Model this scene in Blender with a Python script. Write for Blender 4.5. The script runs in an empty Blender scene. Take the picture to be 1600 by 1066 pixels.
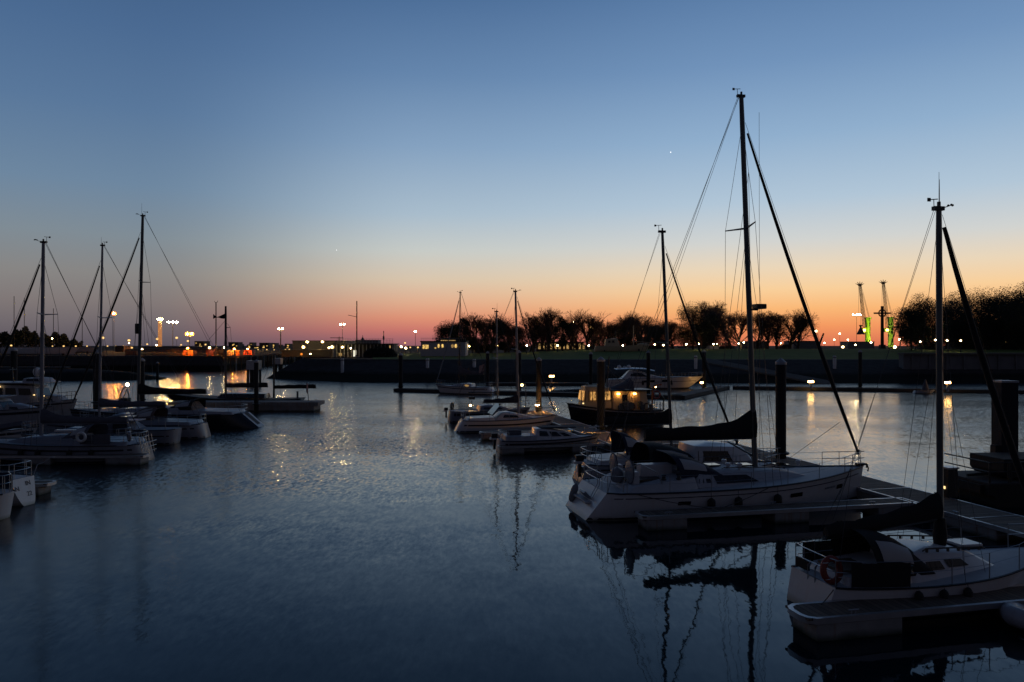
import bpy, bmesh, math, random
from mathutils import Vector, Matrix
from mathutils.geometry import tessellate_polygon
random.seed(11)
PI = math.pi
R = math.radians
scene = bpy.context.scene
COL = scene.collection
F, CX, HY, EYE = 1156.0, 800.0, 540.0, 6.3      # photo focal length (px), centre, horizon row, eye height over water

def at(px, py, D):
    """world point seen at photo pixel (px,py) that lies D metres away along +Y"""
    return Vector(((px - CX) / F * D, D, EYE - (py - HY) / F * D))

def lin(r, g, b):
    f = lambda c: (c / 255 / 12.92) if c / 255 <= 0.04045 else ((c / 255 + 0.055) / 1.055) ** 2.4
    return (f(r), f(g), f(b))

# ------------------------------------------------------------------ materials
def nodes_of(m):
    m.use_nodes = True
    nt = m.node_tree
    return nt, nt.nodes, nt.links

def mat(name, c, rough=0.6, metal=0.0, var=0.25, scale=3.0, bump=0.0, bscale=None, spec=0.5):
    m = bpy.data.materials.new(name)
    nt, N, L = nodes_of(m)
    p = N['Principled BSDF']
    p.inputs['Roughness'].default_value = rough
    p.inputs['Metallic'].default_value = metal
    p.inputs['Specular IOR Level'].default_value = spec
    tc = N.new('ShaderNodeTexCoord')
    nz = N.new('ShaderNodeTexNoise'); nz.inputs['Scale'].default_value = scale; nz.inputs['Detail'].default_value = 6
    L.new(tc.outputs['Object'], nz.inputs['Vector'])
    mx = N.new('ShaderNodeMix'); mx.data_type = 'RGBA'
    a = tuple(max(0, v * (1 - var)) for v in c) + (1,); b = tuple(min(1, v * (1 + var)) for v in c) + (1,)
    mx.inputs['A'].default_value = a; mx.inputs['B'].default_value = b
    L.new(nz.outputs['Fac'], mx.inputs['Factor'])
    L.new(mx.outputs['Result'], p.inputs['Base Color'])
    if bump:
        n2 = N.new('ShaderNodeTexNoise'); n2.inputs['Scale'].default_value = bscale or scale * 6; n2.inputs['Detail'].default_value = 4
        L.new(tc.outputs['Object'], n2.inputs['Vector'])
        bp = N.new('ShaderNodeBump'); bp.inputs['Strength'].default_value = bump; bp.inputs['Distance'].default_value = 0.05
        L.new(n2.outputs['Fac'], bp.inputs['Height']); L.new(bp.outputs['Normal'], p.inputs['Normal'])
    return m

def stained(name, c, stain, zlo, zhi, rough=.8, var=.35, streak=3.0, bump=.4, spec=.3, sk=.7):
    """weathered surface: vertical rust or wash streaks, and a weedy tide band up to about zhi over the water"""
    m = mat(name, c, rough, 0, var, streak, bump, 5, spec); nt = m.node_tree; N, L = nt.nodes, nt.links
    p = N['Principled BSDF']; src = p.inputs['Base Color'].links[0].from_socket
    g = N.new('ShaderNodeNewGeometry'); sx = N.new('ShaderNodeSeparateXYZ'); L.new(g.outputs['Position'], sx.inputs[0])
    nz = N.new('ShaderNodeTexNoise'); nz.inputs['Scale'].default_value = 1.7; nz.inputs['Detail'].default_value = 5; L.new(g.outputs['Position'], nz.inputs['Vector'])
    ad = N.new('ShaderNodeMath'); ad.operation = 'MULTIPLY_ADD'; L.new(nz.outputs['Fac'], ad.inputs[0]); ad.inputs[1].default_value = (zhi - zlo) * 1.4; L.new(sx.outputs['Z'], ad.inputs[2])
    mr = N.new('ShaderNodeMapRange'); mr.inputs['From Min'].default_value = zlo + (zhi - zlo) * .7; mr.inputs['From Max'].default_value = zhi + (zhi - zlo) * .7; L.new(ad.outputs[0], mr.inputs['Value'])
    mp = N.new('ShaderNodeMapping'); mp.inputs['Scale'].default_value = (6, 6, .35); L.new(g.outputs['Position'], mp.inputs['Vector'])
    n2 = N.new('ShaderNodeTexNoise'); n2.inputs['Scale'].default_value = 1; n2.inputs['Detail'].default_value = 4; L.new(mp.outputs[0], n2.inputs['Vector'])
    r2 = N.new('ShaderNodeMapRange'); r2.inputs['From Min'].default_value = .52; r2.inputs['From Max'].default_value = .7; r2.inputs['To Max'].default_value = sk; L.new(n2.outputs['Fac'], r2.inputs['Value'])
    m1 = N.new('ShaderNodeMix'); m1.data_type = 'RGBA'; L.new(r2.outputs[0], m1.inputs['Factor']); L.new(src, m1.inputs['A']); m1.inputs['B'].default_value = (c[0] * .9 + .012, c[1] * .6, c[2] * .45, 1)
    m2 = N.new('ShaderNodeMix'); m2.data_type = 'RGBA'; L.new(mr.outputs[0], m2.inputs['Factor']); m2.inputs['A'].default_value = (*stain, 1); L.new(m1.outputs['Result'], m2.inputs['B'])
    L.new(m2.outputs['Result'], p.inputs['Base Color']); return m

def glow_room(name, c, s, scale=2.2, lo=.25):
    """lit window: the lamp-lit room behind it is uneven"""
    m = glow(name, c, s); nt = m.node_tree; N, L = nt.nodes, nt.links; p = N['Principled BSDF']
    g = N.new('ShaderNodeNewGeometry'); mp = N.new('ShaderNodeMapping'); mp.inputs['Scale'].default_value = (scale * 1.6, scale, scale); L.new(g.outputs['Position'], mp.inputs['Vector'])
    n = N.new('ShaderNodeTexNoise'); n.inputs['Scale'].default_value = 1; n.inputs['Detail'].default_value = 3; n.inputs['Roughness'].default_value = .7; L.new(mp.outputs[0], n.inputs['Vector'])
    mr = N.new('ShaderNodeMapRange'); mr.inputs['From Min'].default_value = .38; mr.inputs['From Max'].default_value = .64; mr.inputs['To Min'].default_value = s * lo; mr.inputs['To Max'].default_value = s
    L.new(n.outputs['Fac'], mr.inputs['Value']); L.new(mr.outputs[0], p.inputs['Emission Strength']); return m

def glow_halo(name, c, s, a):  # see-through emitter for the halos drawn round bulbs
    m = glow(name, c, s); p = m.node_tree.nodes['Principled BSDF']; p.inputs['Alpha'].default_value = a; p.inputs['Specular IOR Level'].default_value = 0; return m

def glow(name, c, s):
    m = bpy.data.materials.new(name)
    nt, N, L = nodes_of(m)
    p = N['Principled BSDF']
    p.inputs['Base Color'].default_value = (.02, .02, .02, 1)
    p.inputs['Emission Color'].default_value = (*c, 1)
    p.inputs['Emission Strength'].default_value = s
    return m

M = {}
def mk():
    M['hull_white'] = stained('gelcoat_white', (.60, .585, .585), (.26, .25, .20), .0, .16, .3, .12, 1.4, 0, .5, .16)
    M['hull_grey'] = stained('gelcoat_grey', (.22, .23, .27), (.10, .10, .09), .0, .15, .35, .15, 3, 0, .5, .2)
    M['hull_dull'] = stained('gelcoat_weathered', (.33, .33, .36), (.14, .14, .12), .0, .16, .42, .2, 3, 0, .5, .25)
    M['hull_dark'] = mat('hull_navy_black', (.012, .013, .018), .25, var=.2)
    M['deck'] = mat('deck_nonslip', (.42, .43, .46), .6, var=.18, scale=5)
    M['deck_grey'] = mat('deck_grey', (.22, .23, .26), .65, var=.2, scale=5)
    M['teak'] = mat('teak', (.10, .075, .055), .7, var=.3, scale=8)
    M['stripe'] = mat('stripe_dark', (.012, .014, .022), .4)
    M['black_canvas'] = mat('canvas_black', (.008, .008, .010), .85, var=.4, scale=6, bump=.3)
    M['navy_canvas'] = mat('canvas_navy', (.010, .016, .040), .85, var=.3, scale=6, bump=.3)
    M['grey_canvas'] = mat('canvas_grey', (.10, .10, .12), .9, var=.3, scale=4, bump=.4)
    M['tan_canvas'] = mat('canvas_tan', (.12, .085, .07), .9, var=.3, scale=4, bump=.3)
    M['alu'] = mat('mast_aluminium', (.10, .115, .12), .42, metal=.35, var=.15)
    M['alu_pale'] = mat('mast_pale', (.26, .27, .30), .45, metal=.2, var=.12)
    M['alu_black'] = mat('mast_black', (.02, .022, .025), .45, metal=.2, var=.2)
    M['steel'] = mat('steel_rail', (.35, .36, .38), .3, metal=.8, var=.1)
    M['wire'] = mat('wire_rope', (.05, .05, .055), .5, metal=.4)
    M['window'] = mat('window_glass', (.006, .007, .009), .08, var=.2)
    M['rubber'] = mat('rubber_black', (.012, .012, .013), .8, var=.3)
    M['rope'] = mat('rope', (.06, .06, .06), .9, var=.3, scale=20)
    M['fender_pale'] = mat('fender_pale', (.22, .22, .24), .5)
    M['concrete'] = stained('float_concrete', (.25, .24, .235), (.035, .045, .03), .0, .16, .9, .3, 2.2, .5)
    M['pont_deck'] = mat('pontoon_deck', (.12, .09, .07), .8, var=.35, scale=6, bump=.5)
    M['pont_edge'] = mat('pontoon_edge', (.42, .42, .44), .34, metal=.65, var=.25)
    M['pont_dark'] = mat('pontoon_dark', (.035, .036, .04), .8, var=.3)
    M['pile'] = stained('pile_steel', (.018, .021, .026), (.006, .010, .006), .5, 1.3)
    M['pile_cap'] = mat('pile_cap', (.30, .31, .34), .5, var=.15)
    M['bark'] = mat('bark', (.050, .036, .030), .95, var=.35, scale=5)
    M['twig'] = mat('twig', (.11, .062, .048), .95, var=.3, scale=5)
    M['leaf'] = mat('leaf_evergreen', (.030, .038, .022), .8, var=.5, scale=.8)
    M['leaf_dark'] = mat('leaf_dark', (.022, .028, .018), .8, var=.5, scale=.8)
    M['wall_pale'] = mat('render_pale', (.45, .42, .44), .85, var=.12, scale=1)
    M['wall_grey'] = mat('cladding_grey', (.16, .16, .16), .8, var=.15, scale=1)
    M['wall_dark'] = mat('wall_dark', (.06, .055, .055), .85, var=.25, scale=1)
    M['roof_dark'] = mat('roof_dark', (.05, .05, .055), .8, var=.2)
    M['rust'] = mat('rusty_steel', (.10, .055, .035), .9, var=.4, scale=2)
    M['red'] = mat('paint_red', (.35, .05, .035), .6, var=.2)
    M['orange'] = mat('paint_orange', (.45, .16, .05), .6, var=.2)
    M['tan'] = mat('paint_tan', (.40, .28, .16), .6, var=.2)
    M['green'] = mat('paint_green', (.24, .72, .04), .5, var=.15)
    M['green_dull'] = mat('paint_green_dull', (.16, .42, .06), .6, var=.2)
    M['cream'] = mat('paint_cream', (.55, .42, .26), .6, var=.15)
    M['white_paint'] = mat('paint_white', (.62, .61, .60), .6, var=.12)
    M['buoy_red'] = mat('lifebuoy_red', (.24, .035, .025), .6)
    M['flag'] = mat('flag_cloth', (.45, .30, .28), .9)
    # lamps
    M['halo_warm'] = glow_halo('halo_warm', (1, .58, .18), 2.0, .34)  # halo tints: the glow round a bulb is put into a shell
    M['halo_orange'] = glow_halo('halo_orange', (1, .28, .03), 2.6, .38)
    M['lamp_warm'] = glow('lamp_warm', (1, .70, .30), 240)
    M['lamp_white'] = glow('lamp_white', (1, .84, .56), 90)
    M['lamp_yellow'] = glow('lamp_yellow', (1, .74, .26), 110)
    M['lamp_orange'] = glow('lamp_orange', (1, .30, .035), 9000)
    M['lamp_flood'] = glow('lamp_flood', (1, .60, .16), 4200)
    M['lamp_flood_white'] = glow('lamp_flood_white', (1, .72, .34), 800)
    M['lamp_tower'] = glow('lamp_tower_strip', (1, .36, .08), .5)
    M['lamp_small'] = glow('lamp_small', (1, .68, .28), 1.7)
    M['lamp_bollard'] = glow('lamp_bollard', (1, .52, .15), 26)
    M['lamp_deck'] = glow('lamp_deck', (1, .46, .11), 1900)
    M['lamp_low'] = glow('lamp_low', (1, .58, .2), 26)
    M['lamp_cabin'] = glow('lamp_cabin', (1, .48, .11), 28)
    M['lit_window'] = glow_room('lit_window', (1, .62, .17), 1.5)
    M['cabin_glow'] = glow_room('cabin_glow', (1, .50, .14), .95, 3.2, .12)
    M['lit_dim'] = glow_room('lit_window_dim', (1, .60, .20), .6, 1.5, .2)
    M['lit_white'] = glow('lit_door_white', (1, .95, .75), .9)
    M['star'] = glow('star_light', (1, 1, 1), 2.0)
    # decking: boards laid across, with dark gaps
    m = M['pont_deck']; nt = m.node_tree; N, L = nt.nodes, nt.links; p = N['Principled BSDF']; src = p.inputs['Base Color'].links[0].from_socket
    tc = N.new('ShaderNodeTexCoord'); sx = N.new('ShaderNodeSeparateXYZ'); L.new(tc.outputs['Object'], sx.inputs[0])
    d = N.new('ShaderNodeMath'); d.operation = 'MULTIPLY'; d.inputs[1].default_value = 1 / .15; L.new(sx.outputs['X'], d.inputs[0])
    fr = N.new('ShaderNodeMath'); fr.operation = 'FRACT'; L.new(d.outputs[0], fr.inputs[0])
    fl = N.new('ShaderNodeMath'); fl.operation = 'FLOOR'; L.new(d.outputs[0], fl.inputs[0])
    wn = N.new('ShaderNodeTexWhiteNoise'); wn.noise_dimensions = '1D'; L.new(fl.outputs[0], wn.inputs['W'])
    gt = N.new('ShaderNodeMath'); gt.operation = 'GREATER_THAN'; gt.inputs[1].default_value = .1; L.new(fr.outputs[0], gt.inputs[0])
    ma = N.new('ShaderNodeMath'); ma.operation = 'MULTIPLY_ADD'; ma.inputs[1].default_value = .6; ma.inputs[2].default_value = .65; L.new(wn.outputs['Value'], ma.inputs[0])
    mu = N.new('ShaderNodeMath'); mu.operation = 'MULTIPLY'; L.new(gt.outputs[0], mu.inputs[0]); L.new(ma.outputs[0], mu.inputs[1])
    vm = N.new('ShaderNodeVectorMath'); vm.operation = 'SCALE'; L.new(src, vm.inputs[0]); L.new(mu.outputs[0], vm.inputs['Scale']); L.new(vm.outputs[0], p.inputs['Base Color'])
    # clear vinyl
    m = bpy.data.materials.new('clear_vinyl'); nt, N, L = nodes_of(m)
    p = N['Principled BSDF']; p.inputs['Base Color'].default_value = (.48, .47, .47, 1); p.inputs['Roughness'].default_value = .16
    p.inputs['Alpha'].default_value = .82
    M['vinyl'] = m
mk()

# ------------------------------------------------------------------ mesh helper
class MB:
    def __init__(s): s.v = []; s.f = []
    def add(s, vs, fs):
        b = len(s.v); s.v += [tuple(p) for p in vs]; s.f += [tuple(b + i for i in f) for f in fs]; return s
    def box(s, c, d, rot=None, taper=1.0):
        x, y, z = (k / 2 for k in d); c = Vector(c); vs = []
        for sz in (-1, 1):
            t = 1 if sz < 0 else taper
            for sx, sy in ((-1, -1), (1, -1), (1, 1), (-1, 1)):
                p = Vector((sx * x * t, sy * y * t, sz * z))
                if rot is not None: p = rot @ p
                vs.append(c + p)
        return s.add(vs, [(3, 2, 1, 0), (4, 5, 6, 7), (0, 1, 5, 4), (1, 2, 6, 5), (2, 3, 7, 6), (3, 0, 4, 7)])
    def loft(s, rings, close=True, cap0=True, cap1=True):
        n = len(rings[0]); vs = [p for r in rings for p in r]; fs = []
        for i in range(len(rings) - 1):
            for j in range(n if close else n - 1):
                k = (j + 1) % n
                fs.append((i * n + j, i * n + k, (i + 1) * n + k, (i + 1) * n + j))
        if cap0: fs.append(tuple(range(n - 1, -1, -1)))
        if cap1: fs.append(tuple((len(rings) - 1) * n + j for j in range(n)))
        return s.add(vs, fs)
    def tube(s, pts, r, n=6, flat=1.0, caps=True):
        pts = [Vector(p) for p in pts]; rs = r if isinstance(r, (list, tuple)) else [r] * len(pts)
        rings = []; ref = None
        for i, p in enumerate(pts):
            d = (pts[min(i + 1, len(pts) - 1)] - pts[max(i - 1, 0)]).normalized()
            if ref is None:
                ref = Vector((1, 0, 0)) if abs(d.x) < .9 else Vector((0, 1, 0))
            a = (ref - d * ref.dot(d)).normalized(); b = d.cross(a); ref = a
            rings.append([p + (a * math.cos(2 * PI * k / n) + b * math.sin(2 * PI * k / n) * flat) * rs[i] for k in range(n)])
        return s.loft(rings, True, caps, caps)
    def lathe(s, prof, n=12, c=(0, 0, 0)):
        c = Vector(c)
        return s.loft([[c + Vector((r * math.cos(2 * PI * k / n), r * math.sin(2 * PI * k / n), z)) for k in range(n)] for r, z in prof])
    def ball(s, c, r, n=10, m=6, sc=(1, 1, 1)):
        c = Vector(c); rings = []
        for i in range(m + 1):
            a = -PI / 2 + PI * i / m; q = max(math.cos(a), 1e-3)
            rings.append([c + Vector((r * sc[0] * q * math.cos(2 * PI * k / n), r * sc[1] * q * math.sin(2 * PI * k / n), r * sc[2] * math.sin(a))) for k in range(n)])
        return s.loft(rings)
    def torus(s, c, Rr, r, axis='x', n=20, m=8, a0=0, a1=2 * PI):
        c = Vector(c); pts = []
        for i in range(n + 1):
            a = a0 + (a1 - a0) * i / n; u, v = Rr * math.cos(a), Rr * math.sin(a)
            pts.append(c + (Vector((0, u, v)) if axis == 'x' else Vector((u, 0, v)) if axis == 'y' else Vector((u, v, 0))))
        return s.tube(pts, r, m)
    def prism(s, outline, y0, y1, axis='y'):
        """outline of (a,b) extruded along an axis: y -> (a,y,b), x -> (y,a,b), z -> (a,b,y)"""
        g = {'y': lambda a, b, t: (a, t, b), 'x': lambda a, b, t: (t, a, b), 'z': lambda a, b, t: (a, b, t)}[axis]
        n = len(outline)
        return s.loft([[g(a, b, y0) for a, b in outline], [g(a, b, y1) for a, b in outline]])
    def build(s, name, m, parent=None, ang=35, kind=None, loc=None, bevel=0):
        me = bpy.data.meshes.new(name); me.from_pydata(s.v, [], s.f)
        bm = bmesh.new(); bm.from_mesh(me)
        bmesh.ops.recalc_face_normals(bm, faces=bm.faces); bm.to_mesh(me); bm.free()
        me.materials.append(M[m] if isinstance(m, str) else m)
        if ang:
            me.shade_smooth(); me.set_sharp_from_angle(angle=R(ang))
        o = bpy.data.objects.new(name, me); COL.objects.link(o)
        if parent is not None: o.parent = parent
        if loc is not None: o.location = loc
        if kind: o['kind'] = kind
        if bevel:
            bv = o.modifiers.new('bevel', 'BEVEL'); bv.width = bevel; bv.segments = 2
        return o

def tag(o, label, cat, group=None):
    o['label'] = label; o['category'] = cat
    if group: o['group'] = group
    return o
def thing(name, label, cat, loc=(0, 0, 0), rz=0.0, group=None):
    o = bpy.data.objects.new(name, None); COL.objects.link(o); o.empty_display_size = .3
    o.location = loc; o.rotation_euler = (0, 0, rz)
    return tag(o, label, cat, group)
def copy_thing(root, loc, rz, label, group=None, scale=None):
    r = root.copy(); COL.objects.link(r); r.location = loc; r.rotation_euler = (0, 0, rz)
    if scale: r.scale = scale if not isinstance(scale, (int, float)) else (scale,) * 3
    r['label'] = label
    if group: r['group'] = group
    for ch in list(root.children):
        c = ch.copy(); COL.objects.link(c); c.parent = r
        for g in list(ch.children):
            d = g.copy(); COL.objects.link(d); d.parent = c
    return r
ORD = ['first', 'second', 'third', 'fourth', 'fifth', 'sixth', 'seventh', 'eighth', 'ninth', 'tenth', 'eleventh', 'twelfth', 'thirteenth',
       'fourteenth', 'fifteenth', 'sixteenth', 'seventeenth', 'eighteenth', 'nineteenth', 'twentieth', 'twenty-first', 'twenty-second',
       'twenty-third', 'twenty-fourth', 'twenty-fifth', 'twenty-sixth', 'twenty-seventh', 'twenty-eighth', 'twenty-ninth', 'thirtieth']
def lerp(a, b, t): return a + (b - a) * t

# ------------------------------------------------------------------ boats
class Hull:
    def __init__(s, L, B, fs, fb, dip=.08, ws=.8, rb=.5, rs=.3, dk=.45, tm=.42, pw=2.0, wl=.86, x0=0.0, rd=.22):
        s.x0, s.rd = x0, rd; s.L, s.B, s.fs, s.fb, s.dip, s.ws, s.rb, s.rs, s.dk, s.tm, s.pw, s.wl = L, B, fs, fb, dip, ws, rb, rs, dk, tm, pw, wl
    def b(s, t):
        if t < s.tm: q = s.ws + (1 - s.ws) * math.sin(PI / 2 * t / s.tm)
        else: q = max(0, 1 - ((t - s.tm) / (1 - s.tm)) ** s.pw)
        if t < .06: q *= 1 - s.rd * (1 - t / .06) ** 2          # rounded quarters
        return s.B / 2 * q
    def zs(s, t): return s.fs + (s.fb - s.fs) * t ** 1.7 - s.dip * 4 * t * (1 - t)
    def y(s, t, z):
        zs = s.zs(t); wl = s.wl - .35 * max(0, (t - .55) / .45) ** 1.5
        if z >= 0: return s.b(t) * (wl + (1 - wl) * (min(1, z / zs)) ** .7)
        return s.b(t) * wl * math.sqrt(max(0, 1 - (z / s.dk) ** 2))
    def x(s, t, z):
        f = max(-.4, min(1, z / s.zs(t))); return s.x0 + t * s.L - s.rb * (1 - f) * t ** 5 - s.rs * (1 - f) * (1 - t) ** 5
    def p(s, t, z, side, off=0): return Vector((s.x(t, z), side * (s.y(t, z) + off), z))
    def t_of(s, x): return x / s.L
    ts = [0, .02, .06, .12, .2, .3, .4, .5, .6, .7, .78, .85, .91, .955, .985, 1]
    def mesh(s):
        mb = MB(); rings = []
        for t in s.ts:
            zs = s.zs(t); lev = [zs * f for f in (1, .82, .62, .42, .24, .1, 0)] + [-s.dk * .35, -s.dk * .7, -s.dk * .94]
            ring = [s.p(t, z, -1) for z in lev] + [Vector((s.x(t, -s.dk), 0, -s.dk))] + [s.p(t, z, 1) for z in reversed(lev)]
            rings.append(ring)
        return mb.loft(rings, False, True, False)
    def deck(s, drop=.02, camber=.05):
        mb = MB(); rings = []
        for t in s.ts:
            z = s.zs(t) - drop; yy = max(0, s.y(t, z) - .012); x = s.x(t, z)
            rings.append([Vector((x, yy * k, z + camber * (1 - k * k) * min(1, s.b(t)))) for k in (-1, -.6, 0, .6, 1)])
        return mb.loft(rings, False, False, False)
    def strip(s, za, zb, side=0, t0=0, t1=1, off=.008, n=24, rel=False):
        """band round the hull between heights za and zb (rel: fractions of sheer height)"""
        mb = MB()
        for sd in ((-1, 1) if side == 0 else (side,)):
            A, Bq, Cq = [], [], []
            for i in range(n + 1):
                t = t0 + (t1 - t0) * i / n; zz = s.zs(t)
                a, b = (za * zz, zb * zz) if rel else (za, zb)
                A.append(s.p(t, a, sd, off)); Bq.append(s.p(t, b, sd, off)); Cq.append(s.p(t, (a + b) / 2, sd, off))
            mb.loft([A, Cq, Bq], False, False, False)
        return mb
    def rim(s, r=.03, dz=.0, t0=0, t1=1, n=26):
        mb = MB()
        for sd in (-1, 1):
            mb.tube([s.p(t0 + (t1 - t0) * i / n, s.zs(t0 + (t1 - t0) * i / n) + dz, sd) for i in range(n + 1)], r, 5)
        return mb

def plan(x0, x1, w0, w1, c=.18, fr=None):
    """rounded outline seen from above; aft half-width w0, forward w1"""
    fr = c if fr is None else fr
    o = [(x0, -w0 + c), (x0 + c * .3, -w0 + c * .3), (x0 + c, -w0)]
    o += [(x1 - fr, -w1), (x1 - fr * .3, -w1 + fr * .3), (x1, -w1 + fr)]
    return o + [(x, -y) for x, y in reversed(o)]

def cabin(parent, name, m, x0, x1, w0, w1, zb, h0, h1, s_in=.1, fs=.4, rs=.08, wins=(), winm='window', roof=None, front=None, rear=None, crown=.06, c=.15):
    """superstructure with sloped walls; wins = (xa,xb,za,zb) fractions along its side walls, each a child window"""
    mb = MB(); rings = []
    for f in (0, .86, .97, 1.0):
        k = min(f, .9) / .9 + (f > .9) * (f - .9) * 1.6
        ring = []
        for x, y in plan(x0, x1, w0, w1, c):
            q = (x - x0) / (x1 - x0)
            xx = x + rs * k * (1 - q) - fs * k * q
            yy = y * (1 - s_in * k / max(w0, w1))
            ring.append(Vector((xx, yy, zb + lerp(h0, h1, q) * f)))
        rings.append(ring)
    top = [Vector((lerp((x0 + x1) / 2, p.x, .55), p.y * .5, p.z + crown)) for p in rings[-1]]
    rings.append(top)
    mb.loft(rings, True, False, True)
    o = mb.build(name, m, parent, 40)
    def wall(sd, xf, zf, off):
        k = min(zf, .9) / .9
        x = lerp(x0 + rs * k, x1 - fs * k, xf); w = lerp(w0, w1, xf) * (1 - s_in * k / max(w0, w1))
        return Vector((x, sd * (w + off), zb + lerp(h0, h1, xf) * zf))
    for (a, b, za, zc) in wins:
        for sd in (-1, 1):
            wb = MB(); g = [[(lerp(a, b, i / 4), lerp(za, zc, j / 1)) for i in range(5)] for j in range(2)]
            wb.loft([[wall(sd, xf, zf, .012) for xf, zf in row] for row in g], False, False, False)
            wb.build('window', winm, o)
    for which, sp in (('f', front), ('r', rear)):
        if sp:
            ya, yb, za, zc = sp
            wb = MB(); row = []
            for zf in (za, zc):
                k = min(zf, .9) / .9
                x = (x1 - fs * k + .02) if which == 'f' else (x0 + rs * k - .02)
                w = (w1 if which == 'f' else w0) - s_in * k
                row.append([Vector((x, lerp(ya, yb, i / 4) * w, zb + (h1 if which == 'f' else h0) * zf)) for i in range(5)])
            wb.loft(row, False, False, False)
            wb.build('window', winm, o)
    return o

def hood(parent, name, m, xr, xf, w, z, h, panes=True, low=.06, pw=1.7, wf=.86, back=0.0):
    """canvas sprayhood: open arch at xr, falling to the deck at xf"""
    def pt(k, th, off=0):
        hh = h * (1 - k ** pw) + low; ww = w * lerp(1, wf, k)
        cs, sn = math.cos(th), math.sin(th)
        e = .62
        yy = ww * math.copysign(abs(cs) ** e, cs); zz = hh * abs(sn) ** e
        n = Vector((.35 * k + .02, yy / max(ww, .1) * .8, zz / max(hh, .1))).normalized()
        return Vector((lerp(xr, xf, k) - back * (zz / (h + low)) * (1 - k), yy, z + zz)) + n * off
    mb = MB(); K = [0, .12, .25, .4, .55, .7, .85, 1]
    rings = [[pt(k, PI * i / 14) for i in range(15)] for k in K]
    mb.loft(rings, False, False, False)
    o = mb.build(name, m, parent, 60)
    if panes:
        spans = [(.07, .27), (.30, .70), (.73, .93)]
        for a, b in spans:
            wb = MB(); ka, kb = (.45, .9)
            ka, kb = .70, .93
            if (a, b) != spans[1]: ka, kb = .12, .62
            th = [lerp(a, b, i / 4) * PI for i in range(5)]
            wb.loft([[pt(k, t, .012) for t in th] for k in (ka, (ka + kb) / 2, kb)], False, False, False)
            wb.build('clear_pane', 'vinyl', o, 60)
    return o

def sailcover(parent, m, xm, xe, z, h_m, h_e, th=.12, k_rise=.18, name='sail_cover', drop=.0):
    mb = MB(); rings = []
    for i in range(13):
        s = i / 12; x = lerp(xm, xe, s)
        top = h_e + (h_m - h_e) * math.exp(-(s / k_rise) ** 1.1) + .03 * math.sin(s * 23)
        t = th * (1 - .35 * s); zz = z + drop * s
        rings.append([Vector((x, 0, zz - .07)), Vector((x, t * .8, zz)), Vector((x, t, zz + top * .35)), Vector((x, t * .55, zz + top * .8)),
                      Vector((x, 0, zz + top)), Vector((x, -t * .55, zz + top * .8)), Vector((x, -t, zz + top * .35)), Vector((x, -t * .8, zz))])
    return mb.loft(rings).build(name, m, parent, 60)

VANES = random.Random(5)
def windvane(parent, p, s=1.0):
    p = Vector(p); mb = MB(); s *= VANES.uniform(.62, .8); cups = VANES.random() < .6; whip = VANES.random() < .5
    mb.box(p + Vector((-.02, 0, .04)), (.46 * s, .12, .10))
    mb.tube([p + Vector((-.22 * s, 0, 0)), p + Vector((-.24 * s, 0, .42 * s))], .012, 4)
    mb.tube([p + Vector((-.46 * s, 0, .40 * s)), p + Vector((-.05 * s, 0, .44 * s))], .012, 4)
    mb.box(p + Vector((-.46 * s, 0, .40 * s)), (.09, .02, .09))
    if whip: mb.tube([p + Vector((.05, .05, .1)), p + Vector((.05, .05, VANES.uniform(.6, 1.0)))], [.012, .006], 4)
    if cups: mb.tube([p + Vector((.15 * s, 0, .05)), p + Vector((.52 * s, 0, .2 * s))], .012, 4)
    for k in range(3 if cups else 0):
        a = 2 * PI * k / 3
        mb.ball(p + Vector((.56 * s + .09 * s * math.cos(a), .09 * s * math.sin(a), .22 * s)), .05 * s, 6, 4)
    mb.box(p + Vector((0, 0, .14)), (.06, .06, .14))
    return mb.build('wind_instrument', 'alu_black', parent)

def rails(parent, H, r=.014, h=.6, t0=.06, t1=.86, n=6, push=True, pul=True, wire=.006):
    """stanchions with guard wires, pulpit and pushpit"""
    mb = MB(); up = Vector((0, 0, h))
    for sd in (-1, 1):
        pts = []
        for i in range(n):
            t = lerp(t0, t1, i / (n - 1)); p = H.p(t, H.zs(t), sd, -.06); mb.tube([p, p + up], r, 5); pts.append(p)
        for f in (.55, 1):
            mb.tube([p + up * f for p in pts], wire, 4)
    mb.build('guard_rail', 'steel', parent)
    if pul:
        mb = MB()
        for f in (.55, 1):
            pts = [H.p(t, H.zs(t), -1, -.06) + up * f for t in (t1, .93, .985)] + [Vector((H.x0 + H.L + .05, 0, H.zs(1))) + up * f] + [H.p(t, H.zs(t), 1, -.06) + up * f for t in (.985, .93, t1)]
            mb.tube(pts, r, 6)
        for sd in (-1, 1):
            for t in (.93, .985): p = H.p(t, H.zs(t), sd, -.06); mb.tube([p, p + up], r, 5)
        mb.build('pulpit', 'steel', parent)
    if push:
        mb = MB()
        for f in (.55, 1):
            w = H.y(0, H.zs(0)) - .08; z = H.zs(0)
            pts = [H.p(t0, H.zs(t0), -1, -.06) + up * f, Vector((H.x0 + .1, -w, z)) + up * f, Vector((H.x0 + .02, -w * .55, z)) + up * f]
            mb.tube(pts + [Vector((p.x, -p.y, p.z)) for p in reversed(pts)], r, 6)
        for sd in (-1, 1):
            for yy in (.55, 1): p = Vector((H.x0 + .06, sd * w * yy, z)); mb.tube([p, p + up], r, 5)
        mb.build('pushpit', 'steel', parent)

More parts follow.
